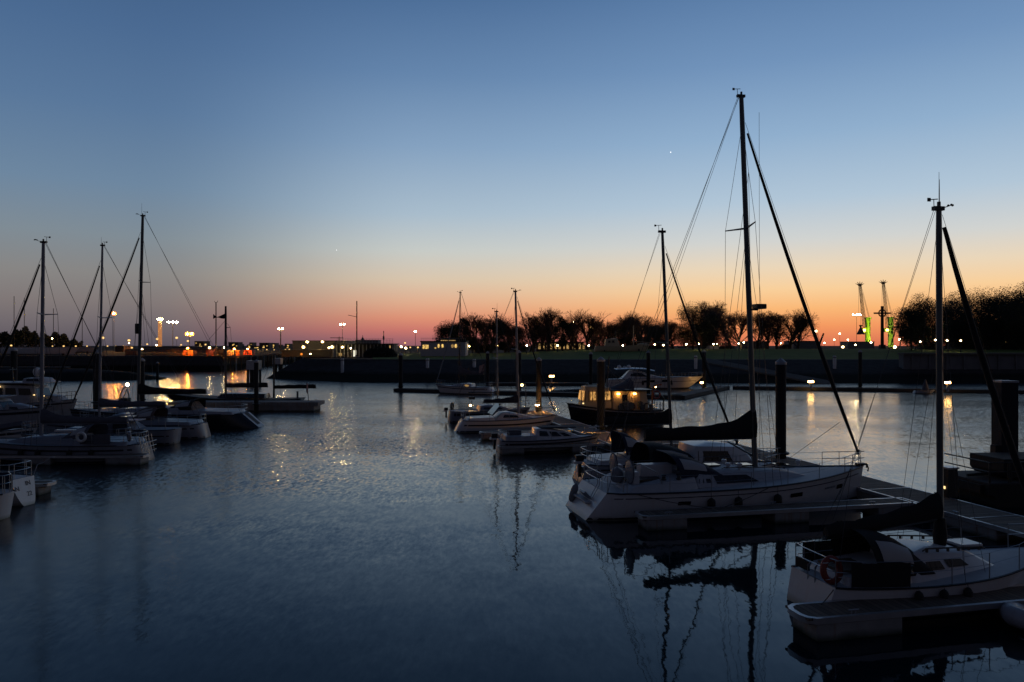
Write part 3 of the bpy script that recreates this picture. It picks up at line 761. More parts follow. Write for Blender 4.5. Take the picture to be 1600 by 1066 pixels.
# ------------------------------------------------------------------ trees
def bare_tree(seed, h=12.0, spread=1.0, fine=6):
    rnd = random.Random(seed); tr, tw = MB(), MB()
    def seg(p, d, ln, r0, r1, mb, n):
        k = 3; pts = [p]; q = p
        for i in range(k):
            d = (d + Vector((rnd.uniform(-1, 1), rnd.uniform(-1, 1), rnd.uniform(-.5, .7))) * .13).normalized()
            q = q + d * (ln / k); pts.append(q)
        mb.tube(pts, [lerp(r0, r1, i / k) for i in range(k + 1)], n, caps=False); return q, d, pts
    def grow(p, d, ln, r, lv):
        q, d2, pts = seg(p, d, ln, r, r * .66, tr if lv < 3 else tw, 6 if lv < 3 else 3)
        if lv >= fine: return
        kids = 3 if lv in (0, 1, 2) else 2 + (rnd.random() < .6)
        az0 = rnd.uniform(0, 6.28)
        for i in range(kids + (lv < 4)):
            a = az0 + 2 * PI * i / (kids + .001) + rnd.uniform(-.4, .4); til = rnd.uniform(.26, .62) * spread * (.75 if lv < 2 else 1)
            u = d2.orthogonal().normalized(); w = d2.cross(u)
            nd = (d2 * math.cos(til) + (u * math.cos(a) + w * math.sin(a)) * math.sin(til)); nd.z += .16 if lv < 3 else -.10; nd.normalize()
            st = q if i < kids else pts[rnd.choice((1, 2))]
            grow(st, nd, ln * rnd.uniform(.62, .82), max(r * rnd.uniform(.55, .68), .014 if lv < 3 else .009), lv + 1)
        if lv == 0:
            for i in range(3):
                a = rnd.uniform(0, 6.28); u = d2.orthogonal().normalized(); w = d2.cross(u)
                grow(pts[1 + i % 2], (d2 * .75 + (u * math.cos(a) + w * math.sin(a)) * .8).normalized(), ln * rnd.uniform(.7, 1.0), r * .4, 2)
    grow(Vector((0, 0, -.2)), Vector((rnd.uniform(-.06, .06), rnd.uniform(-.06, .06), 1)), h * .15, h * .017, 0)
    zt = max(v[2] for v in tw.v); s = h / zt
    for mb in (tr, tw): mb.v = [(x * s, y * s, z * s) for x, y, z in mb.v]
    return tr, tw
def leafy_tree(seed, h, wd, n=5200, leaf=.42, trunk=.22, dens=14):
    rnd = random.Random(seed); tr, cr = MB(), MB()
    zb = h * trunk
    tr.tube([(0, 0, -.3), (.1, 0, zb), (0, .1, h * .55), (.05, 0, h * .85)], [h * .022, h * .017, h * .011, .05], 8)
    cl = []
    for i in range(dens):
        a = rnd.uniform(0, 6.28); k = math.sqrt(rnd.random()); z = lerp(zb + h * .08, h * .86, rnd.random())
        prof = math.sin(PI * min(1, max(.12, (z - zb * .6) / (h * 1.02 - zb * .6)))) ** .6
        c = Vector((wd / 2 * .72 * k * prof * math.cos(a), wd / 2 * .72 * k * prof * math.sin(a), z)); cl.append((c, rnd.uniform(.16, .26) * wd))
        if i % 2 == 0: tr.tube([(0, 0, min(z * .7, h * .6)), c * .55 + Vector((0, 0, z * .42)), c], [h * .008, h * .006, .03], 5)
    for i in range(n):
        c, r = cl[i % len(cl)]
        dd = Vector((rnd.gauss(0, 1), rnd.gauss(0, 1), rnd.gauss(0, 1))).normalized()
        p = c + dd * r * (rnd.random() ** .5); p.z = max(zb * .75, p.z)
        u = Vector((rnd.gauss(0, 1), rnd.gauss(0, 1), rnd.gauss(0, 1))).normalized(); w = u.orthogonal().normalized()
        l = leaf * rnd.uniform(.6, 1.3)
        cr.add([p - u * l * .5, p + w * l * .3, p + u * l * .5, p - w * l * .3], [(0, 1, 2, 3)])
    return tr, cr
def make_tree(kind, mbs, crown_m, label, loc):
    t = thing(kind, label, 'tree', loc, 0, 'trees of the park')
    mbs[0].build('trunk', 'bark', t, 60); mbs[1].build('crown', crown_m, t, 0); return t
BARE = [bare_tree(3, 12.5, .85), bare_tree(8, 12.5, 1.0), bare_tree(21, 12.5, .72), bare_tree(34, 12.5, .9)]
LEAF = [leafy_tree(5, 12, 12.5, 36000, .22, .05, 34), leafy_tree(6, 12, 9.5, 30000, .20, .12, 26), leafy_tree(7, 12, 6, 9000, .25, trunk=.08, dens=18)]
protos = {}
def tree(kind, i, px, pyt, D, label, crown_m='twig', wide=1.0, base=None):
    z0 = base if base is not None else (lawn_z((px - CX) / F * D, D) if D < 249 else LZ)
    p = at(px, pyt, D); hh = p.z - z0
    key = (kind, i, crown_m)
    if key not in protos:
        t = make_tree(kind, (BARE if kind == 'bare_tree' else LEAF)[i], crown_m, label, (p.x, D, z0 - .05)); protos[key] = t
    else:
        t = copy_thing(protos[key], (p.x, D, z0 - .05), 0, label)
    t.rotation_euler.z = random.uniform(0, 6.28)
    s = hh / (12.5 if kind == 'bare_tree' else 12.2)
    t.scale = (s * wide, s * wide, s)
# park row seen from the clubhouse end towards the cranes
row = [(706, 500, 196, 'e1'), (724, 490, 202, 'e2'), (748, 488, 206, 'b0'), (766, 490, 214, 'b1'), (777, 491, 200, 'e2'), (795, 509, 226, 'b2'), (815, 503, 222, 'b1'), (834, 488, 212, 'b3'), (856, 479, 205, 'b0'),
       (879, 487, 199, 'e2'), (893, 498, 225, 'b2'), (919, 484, 207, 'b1'), (937, 507, 222, 'b3'), (952, 503, 200, 'b2'), (972, 500, 215, 'e1'), (985, 492, 230, 'b0'), (1006, 485, 212, 'b1'), (1022, 504, 203, 'e1'),
       (1040, 499, 233, 'b3')]
nb = ne = 0
for px, py, D, k in row:
    if k[0] == 'b':
        tree('bare_tree', int(k[1]), px, py - 2, D, 'bare leafless tree in the front park row, %s counted from the clubhouse' % ORD[nb], wide=1.25); nb += 1
    else:
        tree('evergreen_tree', int(k[1]), px, py, D, 'dark bushy evergreen among bare park trees, %s evergreen counted from the clubhouse' % ORD[ne], 'leaf_dark', 1.5 if ne == 0 else 1.15); ne += 1
tree('round_evergreen', 0, 1083, 474, 188, 'very large round black-green evergreen behind the tall yacht mast', 'leaf_dark', 1.02)
tree('round_evergreen', 0, 1108, 484, 200, 'rounded evergreen leaning into the large round evergreen on its crane side', 'leaf_dark', .8)
nb = 0
for px, py, D, i in ((1112, 468, 236, 2), (1098, 470, 240, 0), (1143, 479, 205, 1), (1158, 483, 226, 3), (1183, 484, 214, 0), (1200, 486, 230, 2), (1214, 484, 205, 3), (1233, 481, 212, 1), (1247, 490, 226, 2)):
    tree('bare_tree', i, px, py, D, 'bare spreading tree between the round evergreen and the leaning poles, %s from that evergreen' % ORD[nb], wide=1.2); nb += 1
nb = 0
for px, pyt, D, i in ((757, 497, 236, 2), (789, 506, 238, 3), (806, 508, 240, 0), (828, 503, 236, 1), (848, 497, 238, 2), (867, 498, 234, 3), (903, 500, 240, 0), (928, 496, 238, 2), (947, 506, 236, 3), (963, 508, 240, 0), (981, 499, 237, 1), (998, 494, 240, 2), (1015, 500, 236, 3), (1034, 504, 240, 1), (1052, 498, 238, 0)):
    tree('bare_tree', i, px, pyt, D, 'bare tree of the back row, %s counted from the clubhouse' % ORD[nb], wide=1.2); nb += 1
nb = 0
for px, pyt, D, i in ((738, 524, 243, 1), (757, 527, 244, 0), (792, 533, 243, 1), (812, 534, 244, 0), (928, 532, 244, 0), (950, 527, 243, 1), (970, 529, 244, 0), (990, 530, 243, 1), (1010, 531, 244, 0), (1034, 528, 243, 1), (1135, 534, 240, 0), (1172, 536, 243, 1), (1226, 536, 243, 1)):
    tree('evergreen_bush', i, px, pyt, D, 'tall dark bush behind the bare park trunks, %s counted from the clubhouse' % ORD[nb], 'leaf_dark', 1.9); nb += 1
ng = 0
for px, py, D, i, wd in ((1424, 472, 176, 1, .95), (1446, 462, 186, 0, .8), (1478, 463, 190, 1, .9), (1506, 458, 198, 0, .85), (1533, 452, 188, 0, .95), (1566, 454, 200, 1, 1.0), (1588, 450, 184, 0, .9), (1622, 444, 178, 0, .95), (1660, 448, 186, 0, 1.)):
    tree('grove_evergreen', i, px, py, D, 'tall dense evergreen of the dark grove, %s counted from the cross monument' % ORD[ng], 'leaf', wd, base=4.6); ng += 1
# clipped bush by the pavilion
rb = random.Random(4); mb = MB()
for i in range(3800):
    a = rb.uniform(0, 6.28); k = math.sqrt(rb.random()); x = 3.6 * k * math.cos(a); y = 1.6 * k * math.sin(a); z = rb.random() ** .7 * 2.5 * math.sqrt(max(0, 1 - k * k * .9))
    p = Vector((x, y, z)); u = Vector((rb.gauss(0, 1), rb.gauss(0, 1), rb.gauss(0, 1))).normalized(); ww = u.orthogonal().normalized(); l = rb.uniform(.2, .4)
    mb.add([p - u * l * .5, p + ww * l * .3, p + u * l * .5, p - ww * l * .3], [(0, 1, 2, 3)])
p = at(594, 558, 158)
o = mb.build('bush', 'leaf_dark', None, 0, loc=(p.x, 158, LZ)); tag(o, 'wide rounded dark bush in front of the flat-roofed pavilion', 'bush')
# far wood behind the boatyard
mb = MB(); rb = random.Random(9)
for i in range(9000):
    px = rb.uniform(-120, 128); top = 517 + 4 * math.sin(px * .12) + 3 * math.sin(px * .41 + 1) + max(0, px - 40) * .16 + rb.uniform(0, 4)
    D = rb.uniform(400, 425); p = at(px, lerp(542, top, rb.random() ** .6), D)
    u = Vector((rb.gauss(0, 1), rb.gauss(0, 1), rb.gauss(0, 1))).normalized(); ww = u.orthogonal().normalized(); l = rb.uniform(1, 2.2)
    mb.add([p - u * l * .5, p + ww * l * .35, p + u * l * .5, p - ww * l * .35], [(0, 1, 2, 3)])
o = mb.build('far_woods', 'leaf_dark', None, 0, 'stuff'); tag(o, 'low dark wood on the skyline behind the boatyard', 'wood')

# ------------------------------------------------------------------ buildings
def block(name, label, cat, px0, px1, pyt, D, depth=8, wall='wall_dark', z0=LZ, wins=(), group=None, parapet=True, winm='lit_window'):
    a = at(px0, pyt, D); b = at(px1, pyt, D); t = thing(name, label, cat, ((a.x + b.x) / 2, D, z0), 0, group)
    wd = b.x - a.x; h = a.z - z0
    MB().box((0, depth / 2, h / 2 - .3), (wd, depth, h + .6)).build('wall', wall, t)
    if parapet: MB().box((0, depth / 2, h + .08), (wd + .3, depth + .3, .25)).build('roof', 'roof_dark', t)
    for i, (x0, x1, y0, y1) in enumerate(wins):
        p, q = at(x0, y0, D), at(x1, y1, D)
        MB().box(((p.x + q.x) / 2 - t.location.x, -.03, (p.z + q.z) / 2 - z0), (q.x - p.x, .06, p.z - q.z)).build('window', winm if isinstance(winm, str) else winm[i], t)
    return t
def pane_grid(rnd, px0, px1, py0, py1, n, w=1.6, h=1.2):
    r = []
    for i in range(n):
        x = rnd.uniform(px0 + 1, px1 - 2.5); y = rnd.uniform(py0 + 1.5, py1 - 3); r.append((x, x + w, y, y + h))
    return r
rw = random.Random(2)
TOWN = [(304, 318, 533.5, 545), (357, 372, 535, 700), (372, 374.5, 538, 720), (386, 394, 539, 730), (389.5, 394.5, 535.5, 760), (394, 405, 541, 720), (405, 420, 536, 690), (423, 430, 536.3, 740), (430, 437, 539, 760), (445, 452.5, 537.5, 700)]
for i, (x0, x1, y0, D) in enumerate(TOWN):
    block('apartment_block', 'far dark town block with a few lit windows, %s counted from the boatyard side' % ORD[i], 'building', x0, x1, y0, D, 12, 'wall_dark', LZ, pane_grid(rw, x0, x1, y0, 546, 2 if x1 - x0 < 6 else 5), 'far town blocks on the skyline')
block('warehouse', 'long low grey warehouse with flat roof lit by bright lamps', 'warehouse', 457, 540, 533.2, 232, 18, 'wall_grey', LZ, [(496, 503, 546, 551.5)], winm='lit_dim')
block('shed', 'long low shed roofline behind the lit tower on the far quay', 'shed', 222, 300, 542.5, 300, 10, 'wall_grey', LZ)
block('shed', 'pale low shed roof beside the lamp with orange glow', 'shed', 270, 345, 543.5, 262, 8, 'wall_grey', LZ)
block('shed', 'small square brown hut among the far boatyard lamps', 'shed', 180, 193, 541, 300, 6, 'rust', LZ)
block('hut', 'dark low wall of stacked stores below the warehouse lamps', 'hut', 440, 520, 548, 205, 5, 'wall_dark', LZ)
# flat-roofed pavilion with columns and roof railing
D = 165; a, b = at(519, 538.5, D), at(615, 538.5, D)
pv = thing('pavilion', 'flat-roofed pavilion with pale columns, roof railing and one lit doorway', 'pavilion', ((a.x + b.x) / 2, D, LZ)); wd = b.x - a.x; hh = a.z - LZ
MB().box((0, 5, hh / 2), (wd - .6, 6, hh)).build('wall', 'wall_dark', pv); MB().box((0, 4, hh + .12), (wd, 9, .24)).build('roof', 'roof_dark', pv)
for i in range(17): MB().box((-wd / 2 + .2 + i * (wd - .4) / 16, 0, hh / 2), (.13, .13, hh)).build('column', 'wall_pale', pv)
mb = MB()
for i in range(20): mb.box((-wd / 2 + 1.2 + i * (wd - 1.4) / 19, 0, hh + .75), (.05, .05, 1.05))
for z in (.5, .85, 1.27): mb.box((.5, 0, hh + z), (wd - 1.2, .05, .05))
mb.build('roof_railing', 'wall_pale', pv)
MB().box((.6, 3, hh + .65), (5.2, 3, .8)).build('roof_house', 'wall_grey', pv)
for x0, x1, y0, y1, m in ((549, 554.5, 547.5, 557.5, 'lit_white'), (526, 531, 552, 556.5, 'lit_dim'), (606, 608, 540, 544, 'lit_dim')):
    p, q = at(x0, y0, D), at(x1, y1, D)
    MB().box(((p.x + q.x) / 2 - pv.location.x, 1.96, (p.z + q.z) / 2 - LZ), (q.x - p.x, .06, p.z - q.z)).build('lit_door', m, pv)
p = at(597, 517, D); MB().tube([(p.x - pv.location.x, 2, hh + .2), (p.x - pv.location.x, 2, p.z - LZ)], .09, 6).box((p.x - pv.location.x, 2, p.z - LZ - 1.6), (.35, .35, .8)).build('antenna', 'alu', pv)
p = at(563, 527.5, D); MB().lathe([(.5, 0), (.06, .7), (.05, 1.1)], 6, (p.x - pv.location.x, 2.6, hh + 1.0)).build('roof_vent', 'roof_dark', pv)
# lit clubhouse
D = 165
cb = block('clubhouse', 'long pale clubhouse with yellow-lit windows and a small upper deck', 'clubhouse', 657.5, 727, 534.3, D, 10, 'wall_pale', LZ)
X0 = cb.location.x
def cwin(x0, x1, y0, y1, m, rnd_=False, nm='window', y=-.03):
    p, q = at(x0, y0, D), at(x1, y1, D); cx, cz = (p.x + q.x) / 2 - X0, (p.z + q.z) / 2 - LZ
    if rnd_: MB().prism([(cx + (q.x - p.x) / 2 * math.cos(a * PI / 8), cz + (p.z - q.z) / 2 * math.sin(a * PI / 8)) for a in range(16)], y - .03, y + .03).build(nm, m, cb)
    else: MB().box((cx, y, cz), (q.x - p.x, .06, p.z - q.z)).build(nm, m, cb)
for x in (660.5, 663, 665.3, 667.7): cwin(x, x + 1.7, 539, 545, 'lit_window')
for x, m in ((683.5, 'lit_window'), (689.5, 'lit_window'), (705, 'lit_dim'), (710.5, 'lit_window')): cwin(x, x + 3.6, 537.8, 543.6, m, True)
cwin(679, 681.5, 543, 544.6, 'lit_window')
cwin(686, 712, 528.5, 534, 'roof_dark', nm='upper_deck', y=3); cwin(688, 711, 531.5, 534.5, 'lit_dim', nm='deck_light', y=1.2)
mb = MB()
for i in range(24): mb.box((-4.9 + i * .43, .4, 6.7 - LZ + .75 + 0), (.04, .04, 1.0))
mb.box((0, .4, 6.7 - LZ + 1.25), (9.9, .05, .05)).build('deck_railing', 'wall_pale', cb)
block('arcade_building', 'long park building behind the bare trees with a row of yellow windows', 'building', 838, 912, 535, 262, 9, 'wall_dark', LZ,
      [(841 + i * 6.3, 844.6 + i * 6.3, 537, 545.5) for i in range(12)], winm='lit_dim')
block('kiosk', 'small pale kiosk at the foot of the large round evergreen', 'kiosk', 1109, 1123, 540, 196, 4, 'wall_pale', 4.9)
block('hall', 'dark low hall behind the bare trees near the radar mast', 'hall', 1168, 1200, 534, 262, 10, 'wall_dark', LZ)
block('hall', 'grey low hall beside the leaning pole on the lawn', 'hall', 1240, 1276, 533.5, 275, 10, 'wall_grey', LZ)
block('shed', 'flat grey shed at the foot of the bright green crane tower', 'shed', 1325, 1366, 534.5, 330, 8, 'wall_grey', LZ)
g = block('restaurant_building', 'dark building under the evergreen grove with yellow-lit upper windows', 'building', 1512, 1640, 512, 214, 10, 'wall_dark', 4.6,
      [(1519 + i * 2.9, 1521 + i * 2.9, 516, 524) for i in range(6)] + [(1538 + i * 4, 1541 + i * 4, 516, 522) for i in range(4)] + [(1556 + i * 3, 1558.4 + i * 3, 515.5, 524.5) for i in range(6)] + [(1523, 1526, 532, 538), (1564, 1568, 531, 537), (1571, 1576, 531, 537)], winm='lit_dim')
# vehicles and boxes on the far quay
for i, (x0, x1, y0, y1, D, m, lab) in enumerate(((289, 304, 547.5, 555, 188, 'orange', 'orange container on the far quay below the glowing orange lamp'), (325, 336, 546.5, 556.5, 188, 'red', 'bright red container on the far quay beside the tall bare pole'),
        (340, 352, 546, 558, 190, 'rust', 'rust brown container between the tall pole and the two-masted boat'), (357.5, 367, 547, 558, 188, 'tan', 'pale tan container lit by a quay lamp'), (368, 377, 547, 558, 190, 'orange', 'narrow orange container beside the pale tan one'),
        (383, 396, 547, 557, 200, 'red', 'dull red container at the root of the trestle jetty'), (458, 472, 549, 556, 215, 'rust', 'low rusty container below the warehouse lamps'), (200, 216, 548.5, 552, 200, 'orange', 'low orange-lit crate stack on the far quay by the dark yacht mast'))):
    a, b = at(x0, y0, D), at(x1, y1, D); h = a.z - LZ
    t = thing('container', lab, 'container', ((a.x + b.x) / 2, D, LZ), 0, 'containers on the far quay')
    mb = MB().box((0, 0, h / 2), (b.x - a.x, 2.4, h))
    mb.build('body', m, t)
    mb = MB()
    for k in range(7): mb.box((-(b.x - a.x) / 2 + (k + .5) * (b.x - a.x) / 7, -1.22, h / 2), (.08, .06, h * .9))
    mb.build('door_rib', m, t)
# fence and jetty on the far quay
p0, p1 = at(196, 548, 184).x, at(352, 548, 184).x
t = thing('quay_fence', 'long brown slatted fence along the edge of the far quay', 'fence', (p0, 184, LZ)); n = 40
mb = MB()
for i in range(n * 3): mb.box((i * (p1 - p0) / (n * 3), 0, .85), (.10, .05, 1.7))
mb.build('slat', 'rust', t)
for z in (.3, 1.55): MB().box(((p1 - p0) / 2, .06, z), (p1 - p0, .06, .1)).build('rail', 'rust', t)
t = thing('trestle_jetty', 'brown timber trestle jetty on many thin posts across the channel mouth', 'jetty', (0, 0, 0))
A, B_ = Vector((-70.2, 180.5, 0)), Vector((-75.6, 266, 0)); d = B_ - A
MB().loft([[A + Vector((x, 0, z)) for x, z in ((-.5, 3.35), (1.2, 3.35), (1.2, 3.75), (-.5, 3.75))], [B_ + Vector((x, 0, z)) for x, z in ((-.5, 3.35), (1.2, 3.35), (1.2, 3.75), (-.5, 3.75))]]).build('deck', 'rust', t)
for i in range(20):
    p = A + d * ((i + .5) / 20); MB().lathe([(.16, -1), (.16, 3.4)], 6, (p.x + .9, p.y, 0)).build('post', 'pile_cap' if i % 3 == 1 else 'rust', t)
mb = MB()
for i in range(40): p = A + d * ((i + .5) / 40); mb.box((p.x + 1.1, p.y, 4.2), (.06, .06, .9))
mb.tube([A + Vector((1.1, 0, 4.6)), B_ + Vector((1.1, 0, 4.6))], .04, 4).build('railing', 'rust', t)

# ------------------------------------------------------------------ lamps
def lamp(px, py, D, label, m='lamp_warm', r=.3, z0=None, cat='street lamp', name='street_lamp', arm=False, heads=1, group=None, pole_r=.07, flat=1.0):
    p = at(px, py, D); r *= .76
    if z0 is None: z0 = lawn_z(p.x, D) if (D < 249 and px > 690) else LZ
    t = thing(name, label, cat, (p.x, D, z0), 0, group); h = p.z - z0
    MB().lathe([(pole_r * 1.8, -.3), (pole_r * 1.6, .4), (pole_r, .5), (pole_r * .8, max(.6, h - r * .6))], 6).build('pole', 'alu_black', t)
    for k in range(heads):
        dx = (k - (heads - 1) / 2) * r * 2.5
        MB().ball((dx, 0, h), r * (.42 if m == 'lamp_orange' else .56), 8, 5, (1, 1, .8)).build('bulb', m, t, 60)
        MB().ball((dx, 0, h), r * (1.6 if m == 'lamp_orange' else 1.2), 10, 6, (1, 1, .85 * flat)).build('halo_shell', 'halo_orange' if m == 'lamp_orange' else 'halo_warm', t, 60)  # translucent glowing shell added as the halo round the bulb
        MB().lathe([(r * .8, h + r * 1.1 * flat), (r * .3, h + r * 1.35 * flat)], 8, (dx, 0, 0)).build('lamp_cap', 'alu_black', t)
    if heads > 1: MB().box((0, 0, h - r), (heads * r * 2.2, .1, .1)).build('crossarm', 'alu_black', t)
    return t
PARK = [(719, 545, 168), (733, 541, 175), (777, 540.5, 176), (823, 540, 178), (871, 540, 180), (920, 540, 182), (973, 540, 184), (1023, 538.5, 186), (1036.5, 539.5, 205), (1072.5, 538, 180), (1091.5, 537.5, 176), (1115, 538, 190), (1120, 537.5, 200),
        (1154, 537, 186), (1162, 535, 225), (1201, 534, 235), (1220.5, 536.5, 190), (1237.5, 533, 238)]
for i, (x, y, D) in enumerate(PARK):
    lamp(x, y, D, 'lit globe lamp on the park lawn before the trees, %s counted from the clubhouse' % ORD[i], 'lamp_white' if i in (0, 8, 13) else 'lamp_warm', .31 if D < 200 else .4, group='globe lamps of the park')
HIGH = [(741, 509.5, 232), (857, 525.5, 240), (896, 503, 236), (925, 511.5, 216), (716, 527.5, 240), (983, 525, 240)]
for i, (x, y, D) in enumerate(HIGH):
    lamp(x, y, D, 'tall lamp shining through the park treetops, %s counted from the clubhouse' % ORD[i], 'lamp_warm', .45 if i != 3 else .62, group='tall lamps behind the park trees')
QL = [(1275, 517.5, 330, .9, 'beside the thick forestay'), (1303.5, 531, 380, .7, 'short, past the leaning pole'), (1312, 521.5, 420, .85, 'tall and slim between two low ones'), (1325, 531, 380, .7, 'at the end wall of the crane shed'), (1288, 536, 300, .55, 'low, beside the leaning pole'), (1317, 542.3, 280, .75, 'very low and bright on the lawn edge'),
      (1336.5, 539, 290, .5, 'in front of the crane shed'), (1361, 535.3, 300, .65, 'at the foot of the bright green tower')]
for x, y, D, r, lab in QL: lamp(x, y, D, 'white harbour lamp under the sunset glow, ' + lab, 'lamp_white', r, LZ, group='harbour lamps near the cranes')
lamp(1338.5, 492, 420, 'tallest harbour floodlight mast with flat bright head near the green crane', 'lamp_flood_white', 1.0, LZ, 'floodlight', 'floodlight_mast', heads=3, pole_r=.12, flat=.5)
GL = [(1405.5, 530.5, 300), (1417, 530.5, 290), (1430, 531, 285), (1438, 534, 180), (1445, 531, 240), (1461.5, 531.5, 178), (1480, 532, 172), (1501, 532.3, 166)]
for i, (x, y, D) in enumerate(GL): lamp(x, y, D, 'white promenade lamp under the evergreen grove, %s counted from the cross monument' % ORD[i], 'lamp_white', .0020 * D, 4.6 if D < 200 else LZ, group='promenade lamps under the grove')
YL = [(17.5, 540), (82, 541), (99.5, 541), (118.5, 541), (136, 541), (152, 541), (168, 541), (181, 541), (192.5, 541)]
for i, (x, y) in enumerate(YL): lamp(x, y, 330, 'small warm lamp in the far boatyard row, %s counted from the dark wood end' % ORD[i], 'lamp_small', (.5, .36, .45, .4, .34, .42, .36, .4, .44)[i], LZ, group='small boatyard lamps')
FL = [(81.5, 529, 320, .45, 'lamp_warm', 'above the row of boatyard lamps'), (161, 528, 320, .7, 'lamp_small', 'bright, below the slanting forestay'), (201.5, 532, 320, .65, 'lamp_small', 'double-stacked, near the dark yacht mast'), (201.5, 536.5, 300, .4, 'lamp_warm', 'just under a brighter one'), (206, 543.5, 290, .45, 'lamp_small', 'small, by the dark yacht mast'),
      (222, 546, 260, .6, 'lamp_white', 'low and bright on the quay by the dark yacht mast'), (230, 538, 330, .45, 'lamp_small', 'small and lone between mast and lit tower'), (245.5, 530, 330, .65, 'lamp_small', 'beside the lit tower, upper'), (244.5, 539.5, 300, .55, 'lamp_white', 'beside the lit tower, lower'),
      (276, 528, 330, .65, 'lamp_small', 'slim, past the yellow floodlight'), (283, 539, 300, .4, 'lamp_small', 'small, before the brown hut hill'), (293.5, 533, 300, .5, 'lamp_small', 'on the pole of the orange lamp'), (321, 538.5, 300, .45, 'lamp_small', 'small, near the square hut'), (327.5, 543.8, 186, .42, 'lamp_warm', 'over the bright red container'),
      (351, 543.2, 186, .42, 'lamp_warm', 'over the rust brown container'), (293, 544.5, 185, .3, 'lamp_orange', 'orange, over the orange container'), (366, 545, 186, .25, 'lamp_orange', 'orange, over the pale tan container'), (387, 545.5, 196, .25, 'lamp_orange', 'orange, over the dull red container')]
for x, y, D, r, m, lab in FL: lamp(x, y, D, 'far quay lamp, ' + lab, m, r, LZ, group='lamps of the far quay')
WL = [(474, 542.5, 200, .62, 'lamp_yellow', 'largest yellow one before the warehouse'), (480, 534.5, 226, .62, 'lamp_yellow', 'high on the warehouse front, first'), (503.8, 534.3, 226, .62, 'lamp_yellow', 'high on the warehouse front, second'), (519, 542.3, 168, .55, 'lamp_yellow', 'yellow at the pavilion corner'), (514, 543.7, 190, .4, 'lamp_warm', 'small, next to the pavilion corner'),
      (535, 542.7, 163, .42, 'lamp_yellow', 'over the middle of the pavilion front'), (548, 544.5, 163, .27, 'lamp_white', 'white over the lit pavilion door'), (627, 542, 175, .45, 'lamp_white', 'tall white by the outermost pile'), (634, 544, 178, .45, 'lamp_white', 'white between pile and clubhouse'), (633, 536, 260, .38, 'lamp_small', 'small and high above the gap before the clubhouse'),
      (653, 543, 176, .26, 'lamp_small', 'small at the clubhouse wall'), (641, 543, 200, .26, 'lamp_small', 'tiny, in the gap before the clubhouse'), (485, 553, 200, .3, 'lamp_warm', 'low, under the warehouse'), (471, 553.5, 205, .3, 'lamp_orange', 'low orange, under the warehouse')]
for x, y, D, r, m, lab in WL: lamp(x, y, D, 'lit lamp of the pavilion quay, ' + lab, m, r, LZ, group='lamps around the pavilion')
for i in range(12):
    lamp(403 + i * 4.4 + rw.uniform(-1, 1), 547.5 + rw.uniform(-2, 2), 420, 'tiny street light before the far town blocks, %s from the trestle jetty' % ORD[i], 'lamp_small', .42, LZ, group='tiny town street lights', pole_r=.05)
# tall lights
lamp(178, 490, 330, 'tall orange lamp crossed by the dark yacht forestay', 'lamp_orange', .95, LZ, 'floodlight', 'floodlight_mast', pole_r=.12)
lamp(270, 503.5, 350, 'tall floodlight mast with brilliant yellow-white head', 'lamp_flood', 1.0, LZ, 'floodlight', 'floodlight_mast', heads=3, pole_r=.16, flat=.6)
lamp(296, 522, 330, 'orange lamp with fiery glow and a thin spike on top', 'lamp_orange', .95, LZ, 'floodlight', 'floodlight_mast', heads=2, pole_r=.14)
lamp(438.5, 514, 360, 'floodlight tower with white lamps and dark box on top', 'lamp_flood_white', .9, LZ, 'floodlight', 'floodlight_mast', heads=2, pole_r=.3)
lamp(535, 507, 300, 'twin-headed floodlight mast above the warehouse roof', 'lamp_flood_white', .75, LZ, 'floodlight', 'floodlight_mast', heads=2, pole_r=.1)
lamp(649, 518, 300, 'lone tall lamp in the pink sky between pavilion and clubhouse', 'lamp_flood_white', .8, LZ, 'floodlight', 'floodlight_mast', pole_r=.1)
D = 340; p = at(250, 500, D); q = at(250, 549, D)
t = thing('lit_tower', 'slender tower glowing orange over its whole height', 'tower', (p.x, D, LZ))
mb = MB(); h = p.z - LZ
for sx in (-.5, .5):
    for sy in (-.5, .5): mb.box((sx, sy, h / 2), (.22, .22, h))
for i in range(14): mb.box((0, -.5, i * h / 14 + .5), (1.1, .14, .35))
mb.build('lattice', 'lamp_tower', t); MB().box((0, 0, h + .3), (1.6, 1.6, .6)).build('lamp_head', 'lamp_warm', t)
MB().box((0, 0, h + .9), (1.2, 1.2, .4)).build('roof', 'alu_black', t)
# masts on land
def pole(name, px, pyt, D, r, label, cat='pole', z0=LZ, yard=None):
    p = at(px, pyt, D); t = thing(name, label, cat, (p.x, D, z0)); h = p.z - z0
    MB().lathe([(r * 2.2, -.2), (r * 2, .5), (r, .6), (r * .8, h)], 8).build('pole', 'alu_black', t)
    MB().lathe([(r * 3.5, -.2), (r * 3, .25)], 8).build('foot', 'concrete', t)
    return t, h
t, h = pole('bare_mast', 337.5, 473, 185, .16, 'tall bare pole with small forked top on the far quay', 'mast')
MB().tube([(-.4, 0, h + .4), (-.2, 0, h), (.35, 0, h + .1), (.45, 0, h + .5)], .06, 5).build('forked_top', 'alu_black', t)
t, h = pole('flag_mast', 557.5, 470.5, 163, .14, 'tall flag mast with slanting yard standing before the pavilion', 'mast')
MB().tube([(-1.9, 0, h - 3.1), (0, 0, h - 3.5)], .06, 5).build('yard', 'alu_black', t)
